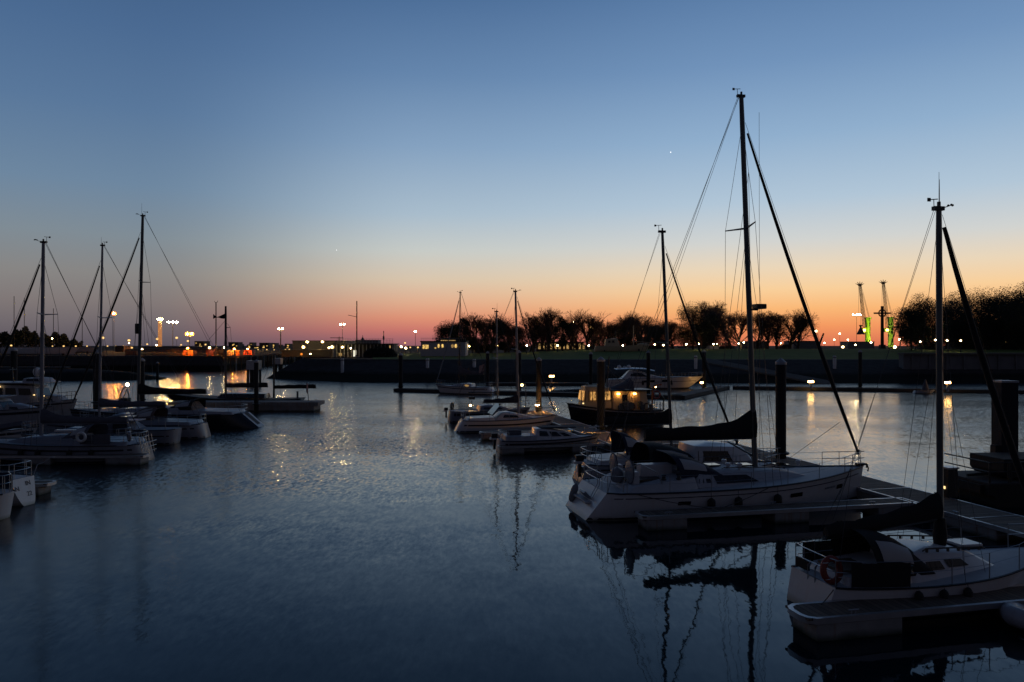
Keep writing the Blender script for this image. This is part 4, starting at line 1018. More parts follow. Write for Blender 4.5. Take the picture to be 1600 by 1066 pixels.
for px, pt, pb, dx, D, lab in ((1283, 521, 548, 8, 262, 'dark leaning pole like a crane arm beside the thick forestay'), (1250, 515, 540, 6, 268, 'dark leaning pole rising before the bare trees')):
    a = at(px - dx, pb, D); b = at(px + dx * .5, pt, D)
    t = thing('leaning_pole', lab, 'pole', (a.x, D, LZ)); MB().tube([(0, 0, 0), (b.x - a.x, 0, b.z - LZ)], [.45, .3], 6).build('pole', 'alu_black', t); MB().box((0, 0, .4), (1.4, 1.4, 1.0)).build('foot', 'alu_black', t)
# far construction crane
D = 900; p = at(530, 528, D); t = thing('tower_crane', 'tiny far construction crane above the warehouse roof', 'crane', (p.x, D, LZ)); h = p.z - LZ
MB().box((0, 0, h / 2), (.9, .9, h)).build('tower', 'alu_black', t); MB().box((-3, 0, h), (16, .8, .7)).build('jib', 'alu_black', t); MB().box((0, 0, h + .8), (.6, .6, 1.6)).build('cab_top', 'alu_black', t)
# harbour cranes
def crane(px_t, px_top, py_top, px0, px1, pyt, D, gm, label):
    a, b = at(px0, pyt, D), at(px1, pyt, D); t = thing('harbour_crane', label, 'crane', ((a.x + b.x) / 2, D, LZ)); wd = b.x - a.x; h = a.z - LZ
    MB().prism([(wd / 2 * math.cos(PI / 4 * k + PI / 8) * 1.06, wd / 2 * math.sin(PI / 4 * k + PI / 8) * 1.06) for k in range(8)], 0, h, 'z').build('tower', gm, t, 20)
    MB().box((0, 0, h + .3), (wd * 1.1, wd * 1.1, 1.0)).build('tower_head', gm, t)
    top = at(px_top, py_top, D) - Vector(t.location); base = Vector((-wd * .55, 0, h * .62))
    jb = MB()
    e = (top - base).normalized(); n = Vector((e.z, 0, -e.x))
    for k in (-1, 1):
        for y in (-.9, .9): jb.tube([base + n * .9 * k + Vector((0, y, 0)), top + n * .5 * k + Vector((0, y * .5, 0))], .17, 4)
    for i in range(26):
        q = i / 26; r = (i + 1) / 26; A = base.lerp(top, q); B = base.lerp(top, r); k = 1 if i % 2 else -1
        for y in (-.9, .9): jb.tube([A + n * .9 * lerp(1, .55, q) * k + Vector((0, y, 0)), B - n * .9 * lerp(1, .55, r) * k + Vector((0, y, 0))], .08, 3)
    jb.build('jib', 'alu_black', t)
    mb = MB()
    for k in range(5): aa = lerp(-1.2, 1.2, k / 4); mb.tube([top, top + Vector((3.2 * math.sin(aa), 0, 2.4 * math.cos(aa) + .3))], [.4, .12], 5)
    mb.torus(top + Vector((0, 0, 1.1)), 1.6, .22, 'y', 12, 5, PI, 2 * PI)
    mb.build('jib_head', 'alu_black', t)
    mb = MB()
    for y in (-.6, .6): mb.tube([top + Vector((.6, y, 0)), Vector((wd * .3, y, h + .7))], .10, 4)
    mb.build('hoist_wire', 'wire', t); MB().tube([top + Vector((-.8, 0, 0)), top + Vector((-.8, 0, -(top.z - h) * .9))], .08, 4).build('hook_wire', 'wire', t)
    MB().box((-wd * .9, 0, h * .62), (wd * .75, 2.5, 2.6)).build('cab', gm, t)
    MB().box((-wd * .95, -1.4, h * .62), (wd * .4, .3, 1.2)).build('cab_lamp', 'lamp_cabin', t)
    MB().box((0, 0, .8), (wd * 1.9, wd * 1.9, 1.6)).build('undercarriage', 'alu_black', t)
    return t, h, wd
D = 500
crane(0, 1343.5, 446, 1352.3, 1359.5, 498, D, 'green', 'harbour crane with brightly lit yellow-green tower and lattice jib')
t, h, wd = crane(0, 1380, 443, 1388, 1395.5, 497.5, 505, 'green_dull', 'harbour crane with dull green tower and machinery arm, nearer the grove')
mb = MB(); mb.box((8, 0, h * .72), (13, 1.5, 1.0)); mb.box((6.5, 0, h * .98), (8, 1.2, .8)); mb.box((9.5, 0, h * .5), (7, 2.5, 4.2)); mb.tube([(10.4, 0, h * .98), (14.5, 0, h * .74)], .5, 5)
mb.build('machinery_arm', 'alu_black', t)
mb = MB(); mb.box((14, 0, h * .37), (1.0, 1.5, h * .74)); mb.tube([(9.5, 0, h * .42), (12, 0, 0)], .4, 5); mb.tube([(7.5, 0, h * .42), (6, 0, 0)], .4, 5); mb.build('machinery_leg', 'alu_black', t)
for x, y, D, lab in ((1356, 541, 488, 'floodlight at the foot of the bright green crane tower'), (1392, 542.5, 496, 'floodlight at the foot of the dull green crane tower')):
    lamp(x + 6.5, y, D - 15, lab, 'lamp_flood', 1.3, LZ, 'floodlight', 'floodlight_mast')
p = at(1345, 508, 470); t = thing('loading_hopper', 'dark conical grab bucket hanging beside the bright green crane', 'hopper', (p.x, 470, p.z - 6))
MB().lathe([(2.6, 0), (2.4, .8), (.5, 4.5), (1.2, 6)], 8).build('bucket', 'alu_black', t); MB().tube([(0, 0, 6), (0, 0, 26)], .08, 4).build('wire', 'wire', t)
# cross monument
D = 225; p = at(1378.5, 478.5, D); z0 = at(0, 545, D).z; t = thing('cross_monument', 'tall dark ringed memorial cross on the lawn before the harbour cranes', 'monument', (p.x, D, z0)); h = p.z - z0
MB().box((0, 0, h / 2), (.8, .6, h), taper=.85).build('shaft', 'rust', t); zc = at(0, 489.5, D).z - z0; aw = 13 / F * D
MB().box((0, 0, zc), (2 * aw, .42, .46)).build('crossbar', 'rust', t); MB().torus((0, 0, zc), 1.05, .2, 'y', 28, 8).build('ring', 'rust', t)
MB().box((0, 0, .5), (1.5, 1.3, 1.4)).build('plinth', 'wall_dark', t)
# fishing boat on show
D = 172; x0 = at(930, 0, D).x; x1 = at(1016, 0, D).x; z0 = at(0, 548.5, D).z
t = thing('fishing_boat', 'old white fishing boat set up on the lawn with mast and wheelhouse', 'boat', (x0, D, z0), 0); Lb = x1 - x0
Hf = Hull(Lb, 3.4, 1.1, 1.6, .2, .75, .8, .2, .5); h = Hf.mesh().build('hull', 'cream', t, 50); Hf.deck().build('deck', 'wall_grey', t); h.location = (0, 0, .1)
cabin(t, 'wheelhouse', 'cream', 2.2, 5.6, 1.1, 1.0, 1.0, 1.7, 1.9, .1, .5, .1, [(.2, .4, .5, .8), (.5, .7, .5, .8)])
MB().tube([(8.9, 0, .8), (8.9, 0, 5.9)], .13, 6).build('mast', 'cream', t); MB().tube([(5.0, 0, 2.2), (4.6, 0, 4.6)], .12, 6).build('funnel', 'alu_black', t)
MB().tube([(9, 0, 2.2), (13.4, 0, 1.9)], .06, 5).build('boom', 'cream', t); cabin(t, 'fish_hold', 'cream', 9.8, 12.6, .7, .6, 1.2, .5, .5)
MB().box((2, -1.2, -.2), (.3, .3, 1.4)).build('cradle', 'wall_dark', t); MB().box((10, -1.0, -.2), (.3, .3, 1.4)).build('cradle', 'wall_dark', t)
# low pontoon lamps
for px, py, D, z0, w_, lab in ((862, 588, 116.6, .42, .75, 'low pontoon lamp glowing on the short back pontoon'), (1267, 596.5, 102.6, .42, .7, 'low pontoon lamp below the bare trees on the long pontoon'), (1481, 598, 96, .42, .7, 'low pontoon lamp below the quay wall'),
        (1096.5, 598, 106.5, .42, .35, 'low pontoon lamp at the bow of the sleek motor yacht'), (1024, 604, 97.5, .42, .2, 'tiny pontoon lamp beside the motor yacht stern')):
    p = at(px, py, D); t = thing('pontoon_lamp', lab, 'lamp', (p.x, D, z0), 0, 'low lamps on the far pontoons')
    MB().box((0, 0, (p.z - z0) / 2 - .1), (.22, .22, p.z - z0)).build('post', 'pont_edge', t); MB().box((0, 0, p.z - z0), (w_, .3, .24)).build('lamp_glass', 'lamp_bollard', t); MB().box((0, 0, p.z - z0 + .17), (w_ + .1, .4, .08)).build('lamp_cap', 'alu_black', t)
# lamp standards on the lit walkway
p = at(821.5, 600, 63); t = thing('pontoon_lamp', 'slim lamp standard with warm head where the lit walkway ends', 'lamp', (p.x, 63, .5)); h = p.z - .5
MB().tube([(0, 0, 0), (0, 0, h - .1), (-.12, 0, h), (-.35, 0, h)], .035, 6).build('pole', 'alu', t); MB().ball((-.32, 0, h - .1), .10, 8, 5).build('lamp_glass', 'lamp_low', t, 60)
def pedestal(pos, label, m='lamp_deck', h=1.05, wd=.26, lz=.55, s=.1, one=False):
    t = thing('service_pedestal', label, 'power pedestal', (pos[0], pos[1], .5), R(hv))
    MB().box((0, 0, h / 2), (wd, wd, h)).build('body', 'alu_black', t, bevel=.02); MB().box((0, 0, h + .02), (wd * 1.15, wd * 1.15, .06)).build('lid', 'pont_edge', t)
    for sy in ((1,) if one else (-1, 1)): MB().box((.0, sy * (wd / 2 + .012), lz), (s, .03, s)).build('lamp_glass', m, t)
    for sy in (() if one else (-1, 1)): MB().box((sy * (wd / 2 + .012), 0, lz), (.03, s, s)).build('lamp_glass', m, t)
p = at(1483, 768, 28.4); pedestal((p.x, 28.4), 'dark service pedestal with one lit lamp beside the mast of the near sloop', 'lamp_small', 1.1, .42, .36, .10, True)
pedestal((6.75, 46.4), 'service pedestal lighting the walkway orange beside the blue sprayhood', 'lamp_deck', .48, .24, .26, .055)
pedestal((2.2, 64.6), 'service pedestal lighting the far end of the walkway', 'lamp_deck', .8, .24, .6, .055)
# first stars
for px, py, lab in ((1048, 238, 'bright evening planet beside the tall yacht mast'), (526, 391, 'faint evening star alone in the dusk sky')):
    p = at(px, py, 5000); o = MB().ball((0, 0, 0), 3.2 if px > 1000 else 2, 8, 5).build('star', 'star', None, 60, 'thing', loc=p); tag(o, lab, 'star')
# ================================================================== boats on the walkway side
def wpt(root, hdg, v): return Matrix.Rotation(R(hdg), 4, 'Z') @ Vector(v) + Vector(root.location)
def lifebuoy(pos, rz, label, r=.30, m='buoy_red', tilt=0):
    t = thing('lifebuoy', label, 'lifebuoy', pos, rz); t.rotation_euler = (tilt, 0, rz)
    MB().torus((0, 0, 0), r, .075, 'y', 24, 8).build('ring', m, t, 60)
    for k in range(4):
        a = PI / 4 + k * PI / 2; MB().torus((r * math.cos(a), 0, r * math.sin(a)), .079, .012, 'z', 10, 4).build('band', 'white_paint', t)
    return t
def rope_line(pts, label, r=.012, sag=.15):
    pts = [Vector(p) for p in pts]; a, b = pts[0], pts[-1]; o0 = a.copy()
    P = [a.lerp(b, i / 8) - Vector((0, 0, sag * 4 * (i / 8) * (1 - i / 8))) - o0 for i in range(9)]
    o = MB().tube(P, r, 5).build('mooring_line', 'rope', None, 60, loc=o0); return tag(o, label, 'rope', 'mooring lines')
def winch(parent, x, y, z, m='alu_black'): MB().lathe([(.10, 0), (.10, .05), (.07, .08), (.075, .16), (.10, .2), (.02, .21)], 10, (x, y, z)).build('winch', m, parent, 50)
def wheel(parent, x, y, z, r=.42, cover=True):
    o = MB().torus((x, y, z), r, .022, 'x', 24, 6); w_ = o.build('steering_wheel', 'grey_canvas' if cover else 'steel', parent, 60)
    if cover: MB().ball((x, y, z), r * .97, 16, 8, (.16, 1, 1)).build('wheel_cover', 'fender_pale', w_, 60)
    mb = MB()
    for k in range(5): a = 2 * PI * k / 5; mb.tube([(x, y, z), (x, y + r * math.cos(a), z + r * math.sin(a))], .012, 4)
    mb.build('spoke', 'steel', w_)
def hatch(parent, x, y, z, w_=.5, m='window'): MB().box((x, y, z), (w_, w_, .05)).build('hatch', m, parent, bevel=.01)
def outboard(parent, x, y, z, s=1.0):
    o = MB().loft([[Vector((x + a * s, y + b * s, z + c * s)) for a, b in ((-.2, -.14), (.2, -.12), (.2, .12), (-.2, .14))] for c in (.25, .42, .55)] ).build('outboard', 'alu_black', parent, 50, bevel=.04)
    MB().box((x, y, z - .1 * s), (.16 * s, .12 * s, .8 * s)).build('shaft_leg', 'alu_black', o); MB().box((x - .1 * s, y, z + .2 * s), (.4 * s, .3 * s, .12 * s)).build('cowl_base', 'hull_white', o)

# ---- R1 the large white yacht
H1 = Hull(11.65, 3.9, .98, 1.34, .06, ws=.84, rb=.22, rs=.75, dk=.4, tm=.45, pw=2.1, wl=.88, x0=.75, rd=.12)
r1, h1 = boat_base('sailing_yacht', 'largest white sailing yacht with black boom cover and tall mast alongside the walkway', 'sailboat', (2.37, 27.87), HD, H1, 'hull_white', 'deck', boot=(.03, .10), rimr=.035)
H1.strip(.80, .83, rel=True, t0=.03, t1=.97).build('sheer_stripe', 'stripe', h1, 60)
for t0_, t1_ in ((.23, .27), (.62, .67), (.84, .872)):
    H1.strip(.52, .66, -1, t0_, t1_, .012, 6, rel=True).build('hull_window', 'window', h1, 60)
for k in range(7): H1.strip(.60, .66, -1, .775 + k * .008, .781 + k * .008, .01, 2, rel=True).build('lettering', 'hull_grey', h1, 0)
# sugar-scoop stern: recess, steps and locker lids
MB().box((.42, 0, .52), (.5, 1.5, .08), Matrix.Rotation(R(0), 3, 'Y')).build('swim_step', 'deck', h1, bevel=.02)
MB().box((.45, -.15, .62), (.10, .62, .62), Matrix.Rotation(R(-44), 3, 'Y')).build('stern_panel', 'hull_grey', h1, bevel=.02)
MB().tube([(.4, -.72, .6), (.72, -.72, 1.15), (.72, -.72, 1.6)], .016, 6).tube([(.4, -.5, .6), (.72, -.5, 1.15), (.72, -.5, 1.5)], .016, 6).build('boarding_ladder', 'steel', r1)
cab = cabin(r1, 'coachroof', 'deck', 4.3, 10.2, 1.36, .72, 1.0, .50, .36, s_in=.2, fs=1.6, rs=.1, wins=[(.16, .50, .22, .82), (.02, .06, .32, .62), (.08, .12, .32, .62)], crown=.08)
for x in (5.6, 7.0, 8.6): hatch(cab, x, 0, 1.62 - (x - 5.6) * .03, .52)
for x, y in ((6.4, .5), (6.5, -.55), (6.1, -.35), (9.2, -.3)): MB().lathe([(.06, 0), (.06, .07), (.11, .12), (.10, .2), (.03, .22)], 8, (x, y, 1.52)).build('vent_cowl', 'hull_white', cab, 60)
for sd in (-1, 1): MB().tube([(5.6, sd * .8, 1.58), (5.7, sd * .8, 1.63), (8.3, sd * .62, 1.53), (8.4, sd * .62, 1.47)], .018, 6).build('grab_rail', 'teak', cab)
cabin(r1, 'cockpit_coaming', 'deck', 1.45, 4.4, 1.62, 1.45, .93, .24, .46, s_in=.12, fs=.1, rs=.3, crown=.0)
MB().box((2.9, 0, 1.28), (2.1, 1.7, .06)).build('cockpit_sole', 'teak', r1); MB().box((3.2, 0, 1.5), (1.3, .5, .5)).build('cockpit_table', 'hull_white', r1, bevel=.04)
for y in (-.85, .85): wheel(r1, 1.85, y, 1.62, .44); MB().box((2.05, y, 1.35), (.3, .3, .55)).build('helm_pedestal', 'hull_white', r1, bevel=.05)
hood(r1, 'sprayhood', 'navy_canvas', 3.75, 5.55, 1.22, 1.36, .78, True, pw=1.8, back=.25)
MB().box((4.35, 0, 1.36), (.06, .75, .62)).build('companionway', 'window', r1)
for x, y in ((3.0, -1.32), (3.6, -1.3), (3.0, 1.32), (3.6, 1.3)): winch(r1, x, y, 1.34)
mast = rig(r1, H1, 7.5, 1.05, 16.15, .62, .115, 'alu', stay=15.0, furl=.072, spr=(10.95,), spr_w=1.15, wire=.009, boom=(7.42, 2.75, 2.62, 'alu'), cover=('black_canvas', 1.2, .44, .19, .17))
MB().box((7.64, -.05, 7.85), (.42, .42, .2)).box((7.44, -.05, 7.72), (.3, .1, .06)).build('radar_scanner', 'alu_black', mast, bevel=.05)
MB().tube([(6.75, 0, 16.1), (1.35, .5, 1.1)], .007, 4).build('running_backstay', 'wire', r1)
for sd in (-1, 1): MB().tube([(7.2, 0, 13.2), (6.4, sd * 1.75, 1.1)], .009, 4).build('shroud', 'wire', r1)
MB().tube([(7.66, .0, 15.6), (7.75, .1, 1.5)], .008, 4).build('halyard', 'wire', r1)
MB().tube([(7.4, 0, 1.9), (6.3, 0, 2.5)], .035, 6).build('kicker', 'alu', r1)
rails(r1, H1, n=7, t1=.88)
MB().tube([(1.35, -1.5, 1.0), (1.45, -1.5, 1.85), (2.0, -1.5, 2.0), (2.7, -1.45, 1.65), (2.95, -1.42, 1.1)], .02, 6).build('cockpit_arch', 'steel', r1)
an = MB().tube([(12.25, .1, 1.42), (12.65, .1, 1.40)], .03, 6); an.tube([(12.65, .1, 1.40), (12.72, .1, 1.2), (12.5, -.15, 1.15)], .03, 6); an.tube([(12.65, .1, 1.4), (12.75, .25, 1.22)], .03, 5); an.box((12.35, .1, 1.4), (.4, .22, .08)).build('anchor', 'alu_black', r1)
hang_fenders(r1, H1, HD, (.33, .42, .56), -1, ['dark teardrop fender midway along the large yacht, under its small windows', 'dark teardrop fender under the long window of the large yacht', 'dark teardrop fender below the mast of the large yacht'], r=.15, h=.42, dz=.1)
lp = wpt(r1, HD, (.12, .95, .22)); f = fender(lp, 'pale sausage fender hanging at the stern corner of the large yacht', 'fender_pale', .14, .75, .3); f.rotation_euler = (0, R(18), 0)
lp = wpt(r1, HD, (1.6, -.2, 1.1)); f = fender(lp, 'pale round fender stowed in the cockpit of the large yacht', 'fender_pale', .24, .62, .1)
rope_line([wpt(r1, HD, (1.8, -1.75, .95)), wpt(r1, HD, (4.2, -2.7, .55))], 'stern mooring line of the large yacht sloping down to its finger pontoon', .014, .05)
rope_line([wpt(r1, HD, (6.9, -1.9, 1.0)), wpt(r1, HD, (4.6, -2.7, .55))], 'mid mooring line of the large yacht running aft to its finger pontoon', .014, .04)
rope_line([wpt(r1, HD, (11.6, -.3, 1.3)), wpt(r1, HD, (9.2, -2.6, .55))], 'bow mooring line of the large yacht reaching down to its finger pontoon', .014, .08)
# ---- R3 motor cruiser with deckhouse behind it
H3 = Hull(7.2, 2.5, .85, 1.05, .03, ws=.9, rb=.6, rs=.05, tm=.4)
r3, _ = boat_base('motor_cruiser', 'white motor cruiser with dark-windowed deckhouse and black cockpit canvas behind the large yacht', 'motorboat', (5.1, 32.0), HD, H3, 'hull_white', sheer=(.8, .86))
cabin(r3, 'deckhouse', 'hull_white', 2.5, 5.9, 1.05, .82, .86, 1.12, 1.0, s_in=.16, fs=.8, rs=.1, wins=[(.06, .62, .42, .82)], front=(-.8, .8, .4, .82), crown=.1, c=.25)
hood(r3, 'cockpit_canopy', 'black_canvas', .35, 3.4, 1.08, .86, 1.16, True, pw=2.6, wf=.98, back=-.2)
MB().box((.1, 0, .5), (.2, 2.0, .5)).build('bathing_platform', 'deck', r3); rails(r3, H3, n=4, t0=.5, push=False)
# ---- C small sloop with blue sprayhood
HC = Hull(8.0, 2.75, .86, 1.12, .05, ws=.78, rb=.7, rs=.35, tm=.42)
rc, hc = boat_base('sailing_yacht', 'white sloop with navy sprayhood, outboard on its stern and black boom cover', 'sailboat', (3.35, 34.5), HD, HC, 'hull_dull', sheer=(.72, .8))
cabin(rc, 'coachroof', 'hull_white', 2.2, 6.2, 1.0, .5, .88, .46, .3, s_in=.18, fs=.9, wins=[(.08, .26, .38, .74), (.34, .52, .38, .74), (.6, .72, .4, .72)])
hood(rc, 'sprayhood', 'navy_canvas', 1.75, 2.85, .95, 1.25, .95, True, pw=2.2, back=.2)
cabin(rc, 'cockpit_coaming', 'hull_white', .4, 2.3, 1.08, 1.05, .84, .2, .3, s_in=.1, fs=.05, rs=.1, crown=0)
rig(rc, HC, 4.4, 1.3, 11.7, .48, .085, 'alu', stay=10.9, furl=.055, furl_m='black_canvas', spr=(6.4,), spr_w=.75, wire=.008, boom=(4.3, .95, 2.55, 'alu'), cover=('black_canvas', .75, .34, .16, .14))
rails(rc, HC, n=6); outboard(rc, -.35, -.45, .75, .95); MB().box((-.2, -.45, .6), (.12, .4, .3)).build('outboard_bracket', 'steel', rc)
MB().tube([(.2, -.9, .9), (.3, -1.0, 1.7), (1.5, -1.1, 1.3), (2.0, -1.15, .9)], .018, 6).build('davit_rail', 'steel', rc)
hang_fenders(rc, HC, HD, (.14, .4), -1, ['dark fender near the stern of the sloop with the navy sprayhood', 'dark fender amidships on the sloop with the navy sprayhood'], r=.14, h=.45, dz=.15)
# ---- D small cruiser with blue top
HD_ = Hull(6.3, 2.3, .72, .88, .03, ws=.88, rb=.5, rs=.08)
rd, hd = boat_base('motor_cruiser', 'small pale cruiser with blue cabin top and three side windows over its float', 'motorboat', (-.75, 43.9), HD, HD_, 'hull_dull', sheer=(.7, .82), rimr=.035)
o = cabin(rd, 'cabin', 'hull_white', 2.0, 5.2, .88, .6, .74, .62, .4, s_in=.22, fs=1.0, rs=.1, wins=[(.08, .3, .35, .85), (.36, .58, .35, .85), (.64, .8, .35, .8)])
MB().box((3.5, 0, 1.40), (2.2, 1.05, .07)).build('cabin_top', 'navy_canvas', o, bevel=.03)
cabin(rd, 'cockpit_coaming', 'hull_dull', .2, 2.1, .95, .95, .7, .28, .3, s_in=.08, rs=.05, fs=.05, crown=0); MB().box((.9, 0, 1.05), (.8, .5, .45)).build('helm_seat', 'grey_canvas', rd, bevel=.05)
rails(rd, HD_, n=5, h=.5); outboard(rd, -.3, 0, .6, .9)
# ---- E sloop with raked windscreen
HE = Hull(7.2, 2.6, .85, 1.05, .05, ws=.75, rb=.7, rs=.5)
re_, he = boat_base('sailing_yacht', 'white sloop with raked dark windscreen and folded dark sail, at the lit walkway', 'sailboat', (-3.7, 54.3), HD, HE, 'hull_white', sheer=(.55, .68))
cabin(re_, 'coachroof', 'hull_white', 2.3, 5.8, .98, .5, .86, .5, .3, s_in=.16, fs=1.1, rs=.5, wins=[(.15, .6, .35, .78)])
MB().loft([[Vector((2.1, y, 1.25)), Vector((2.75, y * .9, 2.0))] for y in (-.95, -.5, 0, .5, .95)], False, False, False).build('windscreen', 'window', re_)
rig(re_, HE, 4.3, 1.2, 10.3, .25, .085, 'alu_pale', stay=9.8, furl=.05, spr=(6.0,), spr_w=.7, wire=.010, boom=(4.2, 1.6, 2.05, 'alu'), cover=('navy_canvas', .55, .2, .13, .3))
rails(re_, HE, n=5); cabin(re_, 'cockpit_coaming', 'hull_white', .3, 2.4, 1.0, 1.0, .82, .2, .25, s_in=.1, rs=.1, fs=.05, crown=0)
# ---- F sloop with light in cockpit
HF = Hull(6.8, 2.5, .9, 1.05, .04, ws=.85, rb=.6, rs=.15)
rf, hf = boat_base('sailing_yacht', 'dark-sided sloop with thin pale mast and lamp glowing in its cockpit', 'sailboat', (-5.1, 61.2), HD, HF, 'hull_grey', sheer=(.6, .85))
cabin(rf, 'coachroof', 'hull_grey', 2.3, 5.4, .95, .5, .9, .42, .3, s_in=.16, fs=.9, wins=[(.1, .4, .35, .75), (.5, .75, .35, .75)])
rig(rf, HF, 4.0, 1.2, 9.1, .1, .065, 'alu_pale', stay=8.7, furl=.0, spr=(5.2,), spr_w=.6, wire=.010, boom=(3.95, 1.5, 2.35, 'alu'))
rails(rf, HF, n=5); MB().ball((1.6, -.5, 1.35), .09, 8, 5).build('cockpit_lamp', 'lamp_low', rf, 60); MB().tube([(1.6, -.5, 1.3), (1.6, -.5, .95)], .02, 5).build('lamp_stem', 'alu', rf)
MB().box((1.75, -.3, 1.95), (.5, .3, .22)).tube([(1.75, -.3, .9), (1.75, -.3, 1.9)], .025, 5).build('stern_grill', 'alu_black', rf, bevel=.03); outboard(rf, -.3, .4, .7, .8)
lifebuoy(wpt(rf, HD, (.05, -.75, 1.35)), R(HD + 60), 'dark horseshoe ring on the stern rail of the dark-sided sloop', .24, 'rubber')

# ---- T wheelhouse boat, lit inside
HT = Hull(8.0, 2.9, .95, 1.55, .1, ws=.8, rb=.35, rs=.1, pw=2.6, tm=.5, wl=.9)
TP, TH = (12.35, 62.2), 192
rt, ht = boat_base('wheelhouse_boat', 'old dark-hulled boat with glowing orange wheelhouse windows and grey tarpaulin roof', 'boat', TP, TH, HT, 'hull_dark', 'teak', rimr=.06, rim='rubber')
H_in = HT.strip(.86, .97, rel=True, t0=.02, t1=.98); H_in.build('rub_band', 'alu_pale', ht, 60)
wh = cabin(rt, 'wheelhouse', 'cream', 4.5, 6.9, .98, .82, 1.2, 1.65, 1.75, s_in=.12, fs=.25, rs=.02, wins=[], crown=.12, c=.12)
def tbox(name, c, d, m, par, rot=None): return MB().box(c, d, rot).build(name, m, par)
for i in range(3):
    for sd in (-1, 1): tbox('window', (4.85 + i * .62, sd * .925, 2.2), (.44, .03, .66), 'cabin_glow', wh)
for y in (-.5, 0, .5): MB().loft([[Vector((6.86, y - .21, 1.85)), Vector((6.86, y + .21, 1.85))], [Vector((6.74, y - .21, 2.6)), Vector((6.74, y + .21, 2.6))]], False, False, False).build('window', 'cabin_glow', wh)
for i in range(9): tbox('mullion', (4.6 + i * .31, .945, 2.2), (.05, .03, .9), 'rust', wh)
deckh = cabin(rt, 'after_cabin', 'cream', 1.3, 4.45, 1.0, 1.0, .95, 1.55, 1.6, s_in=.06, fs=.0, rs=.15, crown=.06, c=.1)
for x in (3.4,): tbox('window', (x, 1.0, 2.0), (.45, .03, .55), 'window', deckh)
tbox('door', (2.35, 1.0, 1.75), (.5, .03, 1.4), 'tan', deckh)
for x in (4.0, 2.6): tbox('cabin_lamp', (x, 1.12, 2.36), (.2, .12, .10), 'lamp_cabin', deckh)
MB().box((2.9, .15, 2.66), (3.6, 2.5, .06)).build('awning_roof', 'alu_black', deckh)
o = MB(); o.loft([[Vector((x, y * (1 - .12 * k), z + .05 * math.sin(x * 5 + y * 3))) for y, z in ((-1.05, 2.7), (-.85, 3.3 - .2 * k), (0, 3.62 - .35 * k), (.85, 3.3 - .2 * k), (1.05, 2.7))] for k, x in enumerate((2.6, 3.2, 3.9, 4.6, 5.2))][::-1], False, False, False)
o.build('tarpaulin', 'grey_canvas', rt, 60)
MB().tube([(4.6, 0, 2.8), (4.4, 0, 5.4)], .05, 6).tube([(4.5, 0, 4.4), (2.6, .4, 3.1)], .02, 4).tube([(4.5, 0, 4.4), (3.2, -.5, 3.2)], .02, 4).tube([(4.45, -.5, 4.6), (4.45, .5, 4.6)], .03, 5).build('mast', 'alu_black', rt)
MB().ball((6.3, .0, 3.1), .14, 8, 5).build('search_lamp', 'alu', wh, 60)
MB().tube([(.85, .6, .9), (.85, .6, 2.6), (.75, .6, 2.85), (.5, .6, 3.0), (.0, .5, 3.05)], .075, 8).build('davit', 'orange', rt, 60)
MB().tube([(-.3, .3, .9), (-.3, .3, 1.9), (.1, .3, 2.3)], .06, 6).build('stern_post', 'alu_black', rt)
rails(rt, HT, n=6, pul=False, h=.7, r=.025, t0=.05, t1=.5)
rr = random.Random(3)
for i in range(16): MB().box((rr.uniform(1.2, 4.3), rr.uniform(1.12, 1.3), 1.05 + rr.uniform(0, .5)), (rr.uniform(.15, .4), .2, rr.uniform(.2, .6)), Matrix.Rotation(rr.uniform(-.3, .3), 3, 'Y')).build('deck_gear', 'alu', rt)
for i, x in enumerate((1.6, 2.9)): MB().torus((x, 1.28, 1.3), .26, .05, 'y', 16, 6).build('hose_coil', 'rust', rt, 60)
lifebuoy(wpt(rt, TH, (.45, .6, 2.2)), R(TH), 'red lifebuoy hanging from the orange davit of the wheelhouse boat', .3)
rope_line([wpt(rt, TH, (7.7, .3, 1.5)), Vector((2.9, 58.5, .55))], 'bow line of the wheelhouse boat running down to the lit walkway', .02, .1)
pw_ = at(899, 654, 59); t = thing('deck_light', 'tiny white light at the bow of the wheelhouse boat', 'lamp', wpt(rt, TH, (7.0, 1.15, 1.5))); MB().lathe([(.05, -.12), (.05, .1)], 6).build('stem', 'alu_black', t); MB().ball((0, 0, .13), .07, 8, 5).build('lamp_glass', 'lamp_small', t, 60)

# ---- S far sloop
HS = Hull(7.8, 2.7, .95, 1.2, .05, ws=.8, rb=.7, rs=.5)
rs_b, hs = boat_base('sailing_yacht', 'pale sloop with raised crumpled sail cover moored at the far pontoon', 'sailboat', (-2.7, 95.2), 161, HS, 'hull_white', sheer=(.7, .8))
cabin(rs_b, 'coachroof', 'hull_white', 2.4, 5.8, 1.0, .5, .95, .42, .3, s_in=.16, fs=.9, wins=[(.1, .4, .35, .75), (.5, .75, .35, .75)])
rig(rs_b, HS, 4.45, 1.2, 13.2, .15, .085, 'alu_black', stay=12.4, furl=.07, furl_m='alu_pale', spr=(7.5,), spr_w=.7, wire=.014, boom=(4.4, 1.0, 2.5, 'alu'), cover=('grey_canvas', 1.3, .4, .16, .22))
rails(rs_b, HS, n=5); MB().ball((3.0, 1.0, 1.15), .12, 8, 5, (2.6, .4, 1)).build('cabin_lamp', 'lit_dim', rs_b, 60)
fp = thing('flag', 'small white and red flag fluttering on the stern staff of the far sloop', 'flag', wpt(rs_b, 161, (.9, .2, 1.0))); MB().tube([(0, 0, 0), (.1, 0, 3.0)], .025, 5).build('flagstaff', 'alu', fp)
MB().loft([[Vector((.1 - .12 * i, .12 * math.sin(i * 1.1), 2.95 - .05 * i)), Vector((.08 - .12 * i, .12 * math.sin(i * 1.1 + .5), 2.1 - .07 * i))] for i in range(7)], False, False, False).build('cloth', 'flag', fp, 60)
